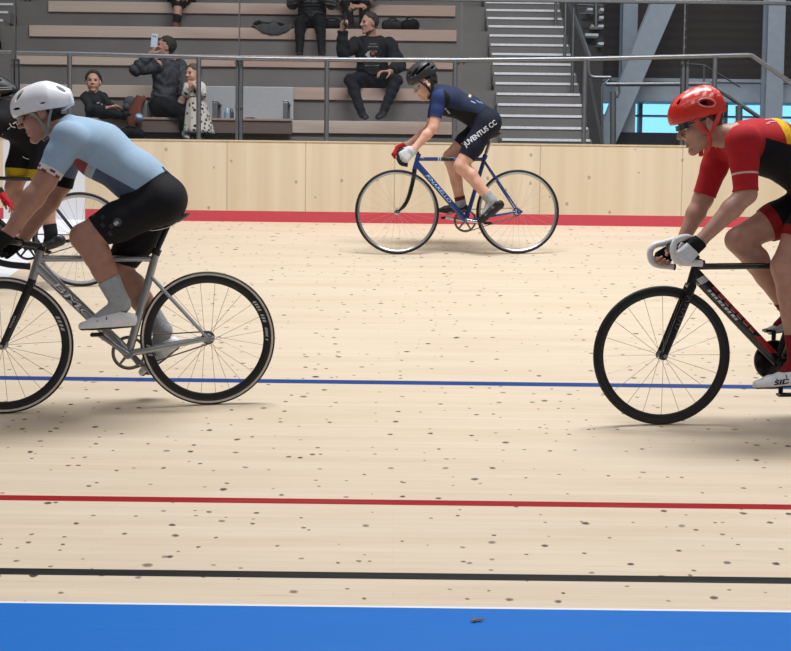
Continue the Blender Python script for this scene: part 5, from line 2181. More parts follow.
# ================================================================== rider on the black and red bicycle
B = bkC.B
SKIN_C = skin('skin_pale', 'b48b79')
JC = rider_joints(bkC, dict(
    pelvis=(826, 192, 0), belly=(800, 165, 0), chest=(768, 147, 0), neck=(735, 137.5, 0), head=(701, 124, 0),
    shn=(743, 142, .165), eln=(746, 194, .195), wrn=(700.5, 241, .20), shf=(722, 146, -.165), elf=(703, 199, -.195), wrf=(680.5, 245, -.185),
    hipn=(824, 196, .085), knn=(784, 266, .10), ann=(798, 360, .115), ton=(776, 382, .115),
    hipf=(820, 198, -.085), knf=(738, 240, -.10), anf=(793, 314, -.115), tof=(778, 326, -.115)))
PCe = Person(JC, dict(th=.092, th2=.077, kn=.062, ca=.062, an=.038, ua=.06, ub=.05, fm=.047, wr=.029, chest=.125, belly=.115, sh=.072, neck=.06, pel=.12), h=.0055, lat=bkC.n,
             head=(px_dir(bkC, -.95, .31), px_dir(bkC, -.31, -.95)), headsc=1.1,
             hands=two_hand_kw(bkC, ((683.5, 257.5), (661, 259)), .212, (-.75, -.66), (62, 70, 45)))
oC = PCe.body('person in a red and black jersey and red helmet riding at the right edge', SKIN_C, LIP, origin=(bkC.cf + bkC.cr) / 2)
RED, BLKJ, YEL, PINKL, DRED = cloth('jersey_red', 'b02028', .05), cloth('lycra_black', '131318'), cloth('jersey_yellow', 'e0b21c'), cloth('jersey_pale', 'd9b3ad'), cloth('hem_dark_red', '8e1a20')
waist = pl(bkC, 812, 150, .7, .7)
collar = pl(bkC, 728, 138, -.88, -.47)
blk_lo = [pl(bkC, 762, 150, -.9, -.1, .14), pl(bkC, 780, 143.5, .3, -.95, .14)]
spec = {'torso': [waist, collar], 'neck': [collar], 'armn': [cuff(PCe, 'n', .95, 'arm')], 'armf': [cuff(PCe, 'f', .92, 'arm')]}
jerC = PCe.wear('jersey', spec, .006, [RED, BLKJ, YEL, PINKL, DRED], [
    (1, {'torso': blk_lo, 'neck': blk_lo}),
    (2, {'torso': [pl(bkC, 779.5, 130, -.97, .2, .12), pl(bkC, 789, 130, .97, -.2, .12), pl(bkC, 780, 145, .0, 1, .12)], 'neck': [pl(bkC, 779.5, 130, -.97, .2, .12), pl(bkC, 789, 130, .97, -.2, .12)]}),
    (3, {'torso': [under(bkC, 748, 164, 790, 188), pl(bkC, 758, 170, -1, 0, .1), pl(bkC, 777, 170, 1, 0, .1)]}),
    (3, {'armn': [neg(cuff(PCe, 'n', .60, 'arm')), cuff(PCe, 'n', .64, 'arm')]})])
b = MB()
for (x_, y_, l_, w_) in ((768, 118.5, .014, .005), (772, 121.5, .016, .004), (768.5, 123, .008, .004), (773.5, 118, .004, .008)):
    stick(b, PCe, x_, y_, .05, 'torso', l_, w_, bkC, px_dir(bkC, 1, .15), .0075)
b.build('shoulder_mark', PINKL, jerC)
wst_c = neg(waist)
hem_ = {x: cuff(PCe, x, t, 'thigh') for x, t in (('n', .66), ('f', .66))}
hem2 = {x: cuff(PCe, x, t, 'thigh') for x, t in (('n', .54), ('f', .55))}
PCe.wear('shorts', {'torso': [wst_c], 'legn': [hem_['n']], 'legf': [hem_['f']]}, .0045, [BLKJ, DRED], [(1, {'legn': [neg(hem2['n'])], 'legf': [neg(hem2['f'])]})])


def gl_paint(x):
    wv = unit(PCe.J['wr' + x] - PCe.J['el' + x])
    pk = PCe.J['wr' + x] + wv * (.055 if x == 'n' else .3)
    return [(1, {'hand' + x: [(pk, wv)], 'arm' + x: []})]


gloves(PCe, [GW, GK], paints=gl_paint, shift=.0, off=.0045)
SOCKR = cloth('sock_dark_red', '7a1a20')
for x, t in (('n', .72), ('f', .80)):
    c_ = cuff(PCe, x, t, 'shin')
    PCe.wear('sock', {'leg' + x: [neg(c_)], 'foot' + x: []}, .004, [SOCKR])
shoe(B(815, 385, .12), B(752.5, 389.5, .12), bkC.w, bkC.n, oC, SHW, w=1.12, text='SIDI')
shoe(B(828, 322, -.12), B(766.5, 336, -.12), px_dir(bkC, .15, -.98), bkC.n, oC, [mat('shoe_grey', 'b9bbc0', .5), BLK, MATS['shoe_strap_grey']], w=1.05)
HR = mat('helmet_red', 'd8301f', .28, var=.05, coat=.4)
HP = mat('helmet_pale_pink', 'e79a95', .35)
cH = B(697.5, 112.5, 0)


def hp_paint(q):  # highlights painted into the shell colour
    """pale marbled highlights across the crown"""
    f, u, s_ = q[:, 1 - 1], q[:, 2], q[:, 1]
    w_ = np.sin(f * 95 + 1.4 * np.sin(s_ * 60)) * np.sin(u * 120 + f * 40 + s_ * 35)
    return np.maximum(np.maximum(.30 - w_, .045 - u), np.maximum(f - .06, -.13 - f)) * .02


vs = [(-.022, .030, .098, .034, .014, .022, .42), (.09, .07, .04, .02, .006, .012, -.7), (.02, .125, .0, .05, .02, .010, .0), (-.09, .08, .03, .02, .01, .012, .7)]
helC, hq = helmet(PCe, cH, px_dir(bkC, -.955, .30), px_dir(bkC, -.30, -.955), (.150, .102, .120), oC, HR, mat('helmet_liner_dark', '222326'), tail=.105, cut=-.032, slope=.06, vents=vs, tail_r=.05, tail_u=-.005,
                  paint=[(2, hp_paint)], mats_extra=[HP])
# pale rim round the side vent and round badge at the back
b = MB()
cv = hq(-.022, .030, .0)
F2 = unit(px_dir(bkC, -.955, .30) * math.cos(.42) + px_dir(bkC, -.30, -.955) * math.sin(.42))
U2 = np.cross(bkC.n, F2)
me = helC.data
bv = BVHTree.FromPolygons([tuple(v.co) for v in me.vertices], [tuple(p.vertices) for p in me.polygons])
ring = []
for t in np.linspace(0, 2 * math.pi, 33)[:-1]:
    p_ = cv + F2 * .041 * math.cos(t) + U2 * .021 * math.sin(t)
    h_ = bv.ray_cast(Vector(p_ - np.array(helC['_o']) + bkC.n * .3), Vector(-bkC.n), 1)
    if h_[0] is not None: ring.append(np.array(h_[0]) + np.array(helC['_o']))
b.tube(ring, .0032, 8, closed=True, cap=False)
b.build('vent_rim', HP, helC, 60)
hc = PCe.hq
STRR = mat('strap_red', 'd4473f', .7)
for sd in (-1, 1):
    strap(PCe, [hq(.045, -.03, .092 * sd), hc(.03, -.015, .075 * sd), hc(.002, -.048, .074 * sd)], STRR, helC, r=.0065)
    strap(PCe, [hq(-.085, -.02, .080 * sd), hc(-.040, -.012, .082 * sd), hc(.002, -.048, .074 * sd)], STRR, helC, r=.0065)
    strap(PCe, [hc(.002, -.048, .074 * sd), hc(.010, -.10, .060 * sd), hc(.024, -.122, .042 * sd), hc(.034, -.134, .02 * sd)], STRR, helC, r=.0065)
glasses(PCe, BLKG, mat('dark_glasses_lens', '1a1a1d', .12, var=.02), hgt=(.025, .002), f=.114)
PCe.hair(mat('hair_short_brown', '4a3a31', .75, var=.25, vs=200, bump=.5, bs=300), front=.03, off=.004, bump=.0015, nape=-.03)

# ================================================================== rider at the left edge
B = bkD.B
JD = rider_joints(bkD, dict(
    pelvis=(38, 139, 0), belly=(24, 127, 0), chest=(8, 119, 0), neck=(-8, 111, 0), head=(-13, 97, 0),
    shn=(-2, 121, .16), eln=(-24, 160, .22), wrn=(0, 193, .26), shf=(-8, 122, -.16), elf=(-30, 150, -.18), wrf=(-58, 168, -.18),
    hipn=(45, 142, .08), knn=(42, 192, .10), ann=(51, 233, .115), ton=(46, 246, .115),
    hipf=(27, 143, -.08), knf=(13.5, 188, -.09), anf=(20, 226, -.115), tof=(8, 233, -.115)))
PDe = Person(JD, dict(th=.098, th2=.078, pel=.12, chest=.12), h=.0065, lat=bkD.n, head=(px_dir(bkD, -.97, .24), px_dir(bkD, -.24, -.97)), headsc=1.0,
             hands=[('n', dict(K=B(9.5, 203, .26), m=px_dir(bkD, -.6, .8), w=-bkD.n, curl=(18, 25, 15), thumb=.3)), ('f', dict(K=B(-67, 172, -.18), m=bkD.n, w=px_dir(bkD, -.6, -.8)))])
oD = PDe.body('person in black kit with yellow leg bands, cut off at the left photo edge', SKIN_C, LIP, origin=(bkD.cf + bkD.cr) / 2)
waist = pl(bkD, 34, 128, .7, .7)
collar = pl(bkD, -9, 106, -.5, -.86)
jerD = PDe.wear('jersey', {'torso': [waist, collar], 'neck': [collar], 'armn': [cuff(PDe, 'n', .75, 'arm')], 'armf': [cuff(PDe, 'f', .75, 'arm')]}, .006, [BLKJ])
b = MB()
for (x_, y_, l_, w_, an_) in ((14, 122.5, .014, .004, -.5), (16.5, 125, .010, .004, .9), (12.5, 127.5, .016, .0035, .3), (8.5, 124.5, .012, .0035, .8), (8.5, 128.5, .012, .0035, -.7), (1, 133, .010, .004, .8)):
    stick(b, PDe, x_, y_, .13, 'torso', l_, w_, bkD, px_dir(bkD, math.cos(an_), math.sin(an_)), .0075)
b.build('chest_mark', mat('jersey_mark_pale', 'd6d2c8', .6), jerD)
b = MB()
for (x_, y_, l_, w_) in ((4.5, 126.2, .016, .006), (2, 127.5, .014, .006)):
    stick(b, PDe, x_, y_, .13, 'torso', l_, w_, bkD, px_dir(bkD, 1, .1), .0078)
b.build('chest_mark_yellow', mat('jersey_mark_yellow', 'd9a91c', .6), jerD)
YB_ = cloth('hem_yellow', 'b79c1c')
h1 = {x: (B(14, 177.5, o_), px_dir(bkD, -.08, 1)) for x, o_ in (('n', .1), ('f', -.09))}
h2 = {x: (B(14, 168.5, o_), px_dir(bkD, -.08, 1)) for x, o_ in (('n', .1), ('f', -.09))}
PDe.wear('shorts', {'torso': [neg(waist)], 'legn': [h1['n']], 'legf': [h1['f']]}, .006, [BLKJ, YB_], [(1, {'legn': [neg(h2['n'])], 'legf': [neg(h2['f'])]})])
gloves(PDe, {'n': [GR, GW, GK], 'f': [GR]}, finger=False, shift=-.025, off=.004,
       paints=lambda x: ([(2, {'handn': [(PDe.J['wrn'] + unit(PDe.J['wrn'] - PDe.J['eln']) * .012, unit(PDe.J['wrn'] - PDe.J['eln']))], 'armn': []})] if x == 'n' else []))
for x in 'nf':
    PDe.wear('sock', {'leg' + x: [neg(cuff(PDe, x, .8, 'shin'))], 'foot' + x: []}, .004, [cloth('sock_black', '17171a')])
shoe(B(66, 245, .12), B(38, 253.5, .12), px_dir(bkD, -.3, -.95), bkD.n, oD, SHB, w=1.0, h=.006)
shoe(B(26, 233, -.12), B(-9, 238, -.12), bkD.w, bkD.n, oD, SHB, w=1.0, h=.006)
cH = B(-10, 92, 0)
helD, hq = helmet(PDe, cH, px_dir(bkD, -.985, .17), px_dir(bkD, -.17, -.985), (.150, .098, .115), oD, mat('helmet_black', '17181b', .5), mat('helmet_liner_dark', '222326'), tail=.175, cut=-.034, slope=.05,
                  vents=[(-.06, .05, .075, .06, .01, .012, -.2), (.05, .07, .06, .05, .012, .014, -.3)], tail_r=.035, tail_u=-.02)
b = MB()
me = helD.data
bv = BVHTree.FromPolygons([tuple(v.co) for v in me.vertices], [tuple(p.vertices) for p in me.polygons])
for u_ in (-.012, .002):
    pts = []
    for f_ in np.linspace(.06, -.16, 14):
        p_ = hq(f_, u_ + .03 * (f_ + .1), .0)
        h_ = bv.ray_cast(Vector(p_ - np.array(helD['_o']) + bkD.n * .3), Vector(-bkD.n), 1)
        if h_[0] is not None: pts.append(np.array(h_[0]) + np.array(helD['_o']))
    if len(pts) > 2: b.tube(pts, .0022, 6)
b.build('helmet_stripe', mat('helmet_stripe_grey', 'a7a9ad', .4), helD, 60)
# ================================================================== spectators and their things
def A_(x, y, Y): return at(x, y, Y)


def spect(j, R, head, hands, **kw):
    return Person({k: A_(*v) for k, v in j.items()}, R, head=head, hands=hands, **kw)


def planes_limb(P, x, t, which, s=1):
    c = cuff(P, x, t, which)
    return c if s > 0 else neg(c)


def dress(P, top_col, bot_col, arm_t=.93, leg_t=.93, top=None, off=.012, boff=.008, waist_f=.35, collar_d=.0, folds=.004):
    """jacket/jumper and trousers on a seated or standing figure"""
    J = P.J
    wp = J['pelvis'] * (1 - waist_f) + J['belly'] * waist_f
    wn = unit(J['pelvis'] - J['belly'])
    col = (J['neck'] + unit(J['neck'] - J['chest']) * collar_d, unit(J['neck'] - J['chest']))

    def of(V):
        return off + folds * np.sin(V[:, 2] * 55 + V[:, 0] * 31 + 2 * np.sin(V[:, 0] * 23 + V[:, 1] * 17))
    sp = {'torso': [(wp, wn), col], 'neck': [col], 'armn': [cuff(P, 'n', arm_t, 'fore')], 'armf': [cuff(P, 'f', arm_t, 'fore')]}
    t = P.wear(top or 'jacket', sp, of, top_col)

    def of2(V):
        return boff + folds * .7 * np.sin(V[:, 2] * 60 + V[:, 0] * 40)
    l = P.wear('trousers', {'torso': [(wp - wn * .03, -wn)], 'legn': [cuff(P, 'n', leg_t, 'shin')], 'legf': [cuff(P, 'f', leg_t, 'shin')]}, of2, bot_col)
    for x in 'nf':
        P.wear('sock', {'leg' + x: [neg(cuff(P, x, (min(leg_t, .9) - .04 if leg_t > .5 else .78), 'shin'))], 'foot' + x: []}, .005, [cloth('sock_black', '17171a')])
    return t, l


UPV = np.array((0, 0, 1.0))
XV = np.array((1.0, 0, 0))
YV = np.array((0, 1.0, 0))
SKIN_S = skin('skin_spectator', 'b78d7c')
SKIN_K = skin('skin_child', 'cda08c')
VH = .0085

# --- man filming with a phone ------------------------------------------------
R1 = rows[1][0]
Jm = dict(pelvis=(373, 78, R1 + .22), belly=(372, 66, R1 + .20), chest=(371.5, 51, R1 + .17), neck=(371, 38.5, R1 + .12), head=(369.5, 23.5, R1 + .05),
          shn=(356, 45, R1 + .14), eln=(343, 53, R1 - .05), wrn=(342.5, 30, R1 - .12), shf=(389, 45, R1 + .16), elf=(400, 65, R1 + .1), wrf=(390, 71.5, R1 - .12),
          hipn=(364, 80, R1 + .18), knn=(350, 80, R1 - .20), ann=(361.5, 112.5, R1 - .36), ton=(364.5, 117.5, R1 - .48),
          hipf=(382, 80, R1 + .18), knf=(397, 80, R1 - .20), anf=(383.5, 111.5, R1 - .36), tof=(379, 117.5, R1 - .48))
M = spect(Jm, dict(chest=.112, chest_e=1.35, belly=.108, pel=.125, th=.082, ua=.052), (np.array((-.88, -.46, -.02)), UPV),
          [('n', dict(K=A_(343.5, 22.5, R1 - .14), m=(.3, -1, 0), w=(.9, .2, .2), curl=(50, 60, 40))), ('f', dict(K=A_(381, 71.5, R1 - .20), m=(0, 0, -1), w=(0, -1, .1), curl=(30, 35, 20)))], h=VH, headsc=1.0)
oM = M.body('person in an open dark jacket holding a phone up, seated behind the handrail', SKIN_S, LIP, origin=A_(372, 119, R1 - .3), dim=True)
JK, JEAN, TEE = cloth('jacket_black', '1c1d21'), cloth('jeans_dark', '14171f'), cloth('tee_dark', '232325')


def open_front(V):
    d = (V - M.J['chest'])
    return d


JKo = dress(M, [JK, TEE], [JEAN], arm_t=.97, leg_t=.96, folds=.006, off=.030)
# dark T-shirt showing in the open jacket, with its printed eye
cpl = M.J['chest']
tee = M.wear('t_shirt', {'torso': [(M.J['belly'] - UPV * .12, -UPV), (M.J['neck'] + UPV * .01, UPV), (cpl + XV * .085, XV), (cpl - XV * .075, -XV), lambda V: V[:, 1] - cpl[1] + .02], 'neck': [(M.J['neck'] + UPV * .012, UPV), lambda V: V[:, 1] - cpl[1] + .02]}, .040, [TEE])


def front_decal(ob, pts, mm, name, lift=.004):
    """flat print laid on the garment, outline given in photo pixels"""
    o = np.array(ob['_o'])
    me = ob.data
    bv = BVHTree.FromPolygons([tuple(v.co) for v in me.vertices], [tuple(p.vertices) for p in me.polygons])
    V = []
    c = np.mean(np.array(pts), 0)
    for x, y in [tuple(c)] + list(pts):
        d = unit(ray(x, y))
        h_ = bv.ray_cast(Vector(CAM - o), Vector(d), 60)
        V.append((np.array(h_[0]) + o - d * lift) if h_[0] is not None else None)
    V = [v if v is not None else next(q for q in V if q is not None) for v in V]
    n_ = len(pts)
    b = MB()
    b.add(V, [(0, 1 + i, 1 + (i + 1) % n_) for i in range(n_)])
    return b.build(name, mm, ob)


PW = mat('print_white', 'b9babd', .7)
front_decal(tee, [(365, 54.5), (368, 51.5), (372.5, 50), (377, 51.5), (380.5, 55), (377, 57.5), (372, 58.5), (368, 57.5)], PW, 'printed_eye', .004)
ey = [(372.8 + 3.4 * math.cos(t), 53.6 + 3.6 * math.sin(t)) for t in np.linspace(0, 6.28, 12)[:-1]]
front_decal(tee, ey, TEE, 'printed_iris', .007)
ey = [(372.8 + 1.9 * math.cos(t), 53 + 2.4 * math.sin(t)) for t in np.linspace(0, 6.28, 10)[:-1]]
front_decal(tee, ey, mat('print_red', '9c4a3c', .7), 'printed_flame', .010)
front_decal(tee, [(368, 46), (378, 46), (378, 47.2), (368, 47.2)], mat('print_grey', '77787b', .7), 'printed_line')
front_decal(tee, [(369.5, 43.5), (376.5, 43.5), (376.5, 44.3), (369.5, 44.3)], MATS['print_grey'], 'printed_line')
front_decal(tee, [(365, 65), (379, 65), (379, 66), (365, 66)], MATS['print_grey'], 'printed_line')
M.hair(mat('hair_brown_short', '2e2622', .75, var=.3, vs=200, bump=.6, bs=300), front=.045, off=.012, bump=.004, nape=-.05)
SHD = [mat('shoe_black', '18181b'), mat('shoe_sole_dark', '202023'), mat('shoe_buckle', '3c3e44')]
for (hx, hy, tx, ty) in ((360.5, 118, 366, 120.0), (385, 117, 377.5, 120.0)):
    shoe(A_(hx, hy, R1 - .30), A_(tx, ty, R1 - .55), UPV, XV, oM, SHD, h=.007, w=1.05, straps=False, collar=.06)
b = MB()
pc = A_(345.5, 20, R1 - .19)
b.box(pc, unit((.35, 1, 0)) * .037, unit((1, -.35, 0)) * .0045, UPV * .074)
ph = b.build('smartphone', mat('phone_black', '16171a', .3, coat=.5), origin=pc, bevel=.003)
tag(ph, 'dark smartphone held up by the person in the open dark jacket', 'phone')

# --- woman filming, seated sideways --------------------------------------------
YWm = 13.70
Jw = dict(pelvis=(165, 105, YWm), belly=(166, 94, YWm), chest=(167, 77, YWm), neck=(167.5, 61, YWm), head=(165.8, 47.5, YWm - .02),
          shn=(157, 66, YWm - .14), eln=(135.5, 70, YWm - .22), wrn=(150.5, 54.5, YWm - .22), shf=(180, 67, YWm + .12), elf=(176, 84, YWm - .10), wrf=(166, 60, YWm - .28),
          hipn=(160, 107, YWm - .1), knn=(186, 112, YWm - .30), ann=(185, 133, YWm - .22), ton=(189, 136, YWm - .30),
          hipf=(170, 107, YWm + .1), knf=(190, 111, YWm - .12), anf=(186, 134, YWm - .1), tof=(189, 139, YWm - .2))
Jw['elf'] = (184, 84, YWm - .02)
Jw['wrf'] = (182, 98, YWm - .16)
Wm = spect(Jw, dict(chest=.11, belly=.105, pel=.132, th=.092, ua=.05, sh=.058, glute=.105), (np.array((-.93, -.28, .2)), np.array((.1, .0, 1))),
           [('n', dict(K=A_(153, 48.5, YWm - .22), m=(.8, .5, 0), w=(.5, -.8, .1), curl=(35, 45, 30))), ('f', dict(K=A_(181, 104, YWm - .2), m=(-.2, 1, 0), w=(-1, 0, 0), curl=(30, 30, 20)))], h=VH, female=True, headsc=.97)
oW = Wm.body('person in a dark patterned jacket filming with a raised phone, sitting sideways', SKIN_S, LIP, origin=A_(166, 140, YWm - .2), dim=True)
JKW = NT('jacket_patterned')
_o = JKW.obj()
_n = JKW.noise(_o, 14, 4, .6)
JKW.base(JKW.ramp(_n, (.42, lin('1f2025')), (.5, lin('3d3f49')), (.6, lin('26272d'))))
JKW.b.inputs['Roughness'].default_value = .75
jw, tw = dress(Wm, [JKW.m, cloth('jacket_hem_black', '18191c')], [cloth('trousers_black', '121215')], arm_t=.95, leg_t=.95, off=.022, folds=.0045, boff=.014, waist_f=.15)
Wm.hair(HAIR_DK, front=.05, off=.014, bump=.003, nape=-.075)
# hood folded on the shoulders
b = MB()
b.ball(A_(169, 63, YWm + .02), (.13, .11, .055), unit((.95, .2, -.2)), unit((-.2, .98, 0)), UPV)
b.build('hood', JKW.m, jw, 180)
for (hx, hy, tx, ty, yy) in ((184, 138, 189.5, 140, YWm - .24), (187, 138.5, 192, 140, YWm - .08)):
    shoe(A_(hx, hy, yy), A_(tx, ty, yy - .18), UPV, XV, oW, [mat('trainer_white', 'c9c9cc', .6), mat('trainer_sole', 'b9b9bc', .6)], h=.007, w=1.0, straps=False)
pc = A_(154.3, 40.5, YWm - .24)
b = MB()
b.box(pc, unit((1, .45, 0)) * .036, unit((-.45, 1, 0)) * .0045, unit((.1, 0, 1)) * .072)
ph = b.build('smartphone', mat('phone_white', 'c6d3e2', .3, coat=.5), origin=pc, bevel=.003)
tag(ph, 'pale blue smartphone held up by the woman sitting sideways', 'phone')
b = MB()
for dx in (-.012, .012): b.tube([pc + (dx * .9, -.0045 + dx * .4, .045), pc + (dx * .9, -.009 + dx * .4, .045)], .008, 12)
b.build('camera_lens', BLKG, ph, 40)

# --- boy --------------------------------------------------------------------
YK = rows[0][0] + .18
Jb = dict(pelvis=(97, 116, YK), belly=(96, 109, YK), chest=(95, 100.5, YK), neck=(94, 92.5, YK), head=(93.4, 82, YK - .02),
          shn=(86, 97, YK - .02), eln=(90, 109, YK - .14), wrn=(107, 108, YK - .18), shf=(103, 97.5, YK - .01), elf=(109, 106, YK - .06), wrf=(113, 107, YK - .18),
          hipn=(93, 117.5, YK - .02), knn=(110, 113, YK - .24), ann=(128, 117.5, YK - .26), ton=(133, 116.5, YK - .30),
          hipf=(101, 117.5, YK), knf=(118, 112, YK - .1), anf=(131, 117, YK - .14), tof=(135, 115, YK - .18))
sc = .62
Kb = spect(Jb, dict(neck=.036, chest=.082, chest_e=1.2, belly=.08, pel=.085, sh=.04, ua=.036, ub=.03, fa=.03, fm=.029, wr=.02, th=.056, th2=.047, kn=.04, ca=.038, an=.026, glute=.06),
           (np.array((.16, -.98, .03)), UPV), [('n', dict(K=A_(113, 106.5, YK - .2), m=(0, .6, -.6), w=(0, -.6, .6), curl=(40, 40, 25), sc=.66)), ('f', dict(K=A_(117, 106, YK - .2), m=(0, .6, -.6), w=(0, -.6, .6), curl=(40, 40, 25), sc=.66))],
           h=.007, child=True, headsc=.96)
oK = Kb.body('child in a dark hooded top sitting on the lowest bench, facing the track', SKIN_K, mat('lip_pink', 'b8716c'), origin=A_(97, 120, YK), dim=True)
jb, tb = dress(Kb, [cloth('hoodie_charcoal', '26262a')], [cloth('jeans_dark', '14171f')], arm_t=.96, leg_t=.95, top='hooded_top', off=.012, folds=.005)
b = MB()
b.lathe(A_(94.2, 93.5, YK), UPV, [(.05, -.014), (.066, 0), (.05, .016), (.036, .004)], 24)
b.build('hood', MATS['hoodie_charcoal'], jb, 180)
front_decal(jb, [(96.5, 102.4), (99.5, 102.0), (99.8, 103.2), (97, 103.8)], PW, 'chest_print')
front_decal(jb, [(101, 103.8), (102.8, 103.6), (102.8, 104.8), (101.2, 105)], PW, 'chest_print')
Kb.hair(mat('hair_child_brown', '33291f', .75, var=.3, vs=200, bump=.6, bs=300), front=.05, off=.018, bump=.006, nape=-.05)
for (hx, hy, tx, ty, yy) in ((127, 119.5, 134.5, 114.5, YK - .28), (130, 118.5, 138, 113.5, YK - .16)):
    shoe(A_(hx, hy, yy), A_(tx, ty, yy - .04), unit((-.55, -.2, .8)), YV, oK, SHD, h=.006, w=.72, straps=False)

# --- girl in a spotted dress -----------------------------------------------------
YGi = 13.36
Jg = dict(pelvis=(196, 103, YGi), belly=(195.5, 97, YGi), chest=(195, 90.5, YGi), neck=(194.3, 83.5, YGi), head=(193.2, 74.5, YGi),
          shn=(188.5, 87, YGi - .02), eln=(185.5, 94, YGi - .08), wrn=(190, 86.5, YGi - .14), shf=(201, 87.5, YGi), elf=(203, 94, YGi - .08), wrf=(195, 86, YGi - .14),
          hipn=(192.5, 106, YGi), knn=(192.5, 120, YGi - .02), ann=(192.5, 135, YGi), ton=(192, 138.5, YGi - .07), hipf=(200, 106, YGi), knf=(201, 120, YGi - .02), anf=(202, 135, YGi), tof=(203, 138.5, YGi - .07))
Gi = spect(Jg, dict(neck=.034, chest=.075, chest_e=1.2, belly=.075, pel=.08, sh=.036, ua=.032, ub=.027, fa=.027, fm=.026, wr=.019, th=.05, th2=.042, kn=.036, ca=.034, an=.024, glute=.05),
           (np.array((-.62, -.78, .0)), UPV), [('n', dict(K=A_(191.3, 82.5, YGi - .15), m=(.2, .9, 0), w=(1, 0, 0), curl=(60, 60, 40), sc=.6)), ('f', dict(K=A_(193, 82.8, YGi - .15), m=(-.2, .9, 0), w=(-1, 0, 0), curl=(60, 60, 40), sc=.6))],
           h=.007, child=True, female=True, headsc=.88)
oG = Gi.body('small child in a white dress with dark spots standing beside the seated woman', SKIN_K, mat('lip_pink', 'b8716c'), origin=A_(197, 140, YGi), dim=True)
DR = NT('spotted_dress_cloth')
_o = DR.obj()
_v = DR.n('ShaderNodeTexVoronoi')
DR.l(_o, _v.inputs['Vector'])
_v.inputs['Scale'].default_value = 25
_c = DR.n('ShaderNodeSeparateColor')
DR.l(_v.outputs['Color'], _c.inputs[0])
_k = DR.math('LESS_THAN', _v.outputs['Distance'], DR.math('MULTIPLY_ADD', _c.outputs[0], .18))
_k.node.inputs[1].links[0].from_node.inputs[2].default_value = .26
DR.base(DR.mix(_k, lin('cfc7bd'), lin('1d1c1e')))
DR.b.inputs['Roughness'].default_value = .8
cg = (Gi.J['neck'] + UPV * .0, UPV)
dr = Gi.wear('dress_top', {'torso': [cg, (Gi.J['belly'], -UPV)], 'neck': [cg], 'armn': [cuff(Gi, 'n', .9, 'fore')], 'armf': [cuff(Gi, 'f', .9, 'fore')]}, .010, [DR.m])
b = MB()
prof = []
V, F = [], []
top_, bot_ = Gi.J['belly'] + UPV * .03, A_(198.5, 133.5, YGi)
for i, t in enumerate(np.linspace(0, 1, 12)):
    c_ = top_ * (1 - t) + bot_ * t
    for k in range(40):
        th = 2 * math.pi * k / 40
        fold = 1 + .09 * t * math.sin(th * 9) + .04 * t * math.sin(th * 5 + 1)
        rx, ry = (.085 + .075 * t ** .8) * fold, (.08 + .06 * t ** .8) * fold
        V.append(c_ + XV * rx * math.cos(th) + YV * ry * math.sin(th))
for i in range(11):
    for k in range(40):
        k2 = (k + 1) % 40
        F.append((i * 40 + k, i * 40 + k2, (i + 1) * 40 + k2, (i + 1) * 40 + k))
b.add(V, F)
sk_ = b.build('skirt', DR.m, oG, 180)
md = sk_.modifiers.new('thickness', 'SOLIDIFY')
md.thickness = .006
Gi.hair(mat('hair_light_brown', '5d4a3c', .75, var=.3, vs=200, bump=.5, bs=300), front=.055, off=.014, bump=.004, nape=-.085)
for x_ in (192.3, 202.5):
    shoe(A_(x_ + .2, 139.6, YGi + .06), A_(x_ - .4, 140.6, YGi - .10), UPV, XV, oG, SHD, h=.006, w=.66, straps=False)

# --- person in a quilted grey jacket, fourth bench ----------------------------------
R3 = rows[3][0]
Jq = dict(pelvis=(312, 21, R3 + .2), belly=(312, 10, R3 + .2), chest=(311.5, -6, R3 + .18), neck=(311.5, -20, R3 + .16), head=(311.5, -34, R3 + .12),
          shn=(297, -14, R3 + .16), eln=(292, 4, R3 + .1), wrn=(303, -4, R3 - .08), shf=(326, -14, R3 + .16), elf=(331, 4, R3 + .1), wrf=(320, -4, R3 - .08),
          hipn=(305, 22, R3 + .15), knn=(300, 22, R3 - .2), ann=(299.5, 52, R3 - .3), ton=(299, 56, R3 - .42), hipf=(319, 22, R3 + .15), knf=(320, 22, R3 - .2), anf=(322, 52, R3 - .3), tof=(322, 56, R3 - .42))
Q = spect(Jq, dict(pel=.128), (np.array((-.1, -1, 0)), UPV), [('n', dict(K=A_(309, -6, R3 - .12), m=(0, 0, -1), w=(0, -1, 0), curl=(30, 30, 20))), ('f', dict(K=A_(315, -6, R3 - .12), m=(0, 0, -1), w=(0, -1, 0), curl=(30, 30, 20)))], h=VH, female=True)
oQ = Q.body('person in black leggings and grey quilted jacket on the fourth bench, head above the photo', SKIN_S, LIP, origin=A_(311, 58, R3 - .2), dim=True)
QJ = NT('quilted_grey')
_o = QJ.obj()
_w = QJ.n('ShaderNodeTexWave', bands_direction='Z')
QJ.l(_o, _w.inputs[0])
_w.inputs['Scale'].default_value = 7.5
QJ.base(QJ.mix(_w.outputs['Fac'], lin('33353b'), lin('4a4c52')))
QJ.bump(_w.outputs['Fac'], .8, .02)
QJ.b.inputs['Roughness'].default_value = .6
jq, tq = dress(Q, [QJ.m], [cloth('leggings_black', '0f0f12')], arm_t=.96, leg_t=.98, off=.025, folds=.003, boff=.006, waist_f=-.1)
MB().tube([A_(311.5, 18, R3 - .02), A_(311.5, -8, R3 - .02)], .006, 8).build('zip', BLK, jq, 60)
Q.hair(HAIR_DK, off=.015)
for x_ in (299.5, 322):
    shoe(A_(x_, 57.5, R3 - .24), A_(x_, 59.2, R3 - .5), UPV, XV, oQ, SHD, h=.008, straps=False)

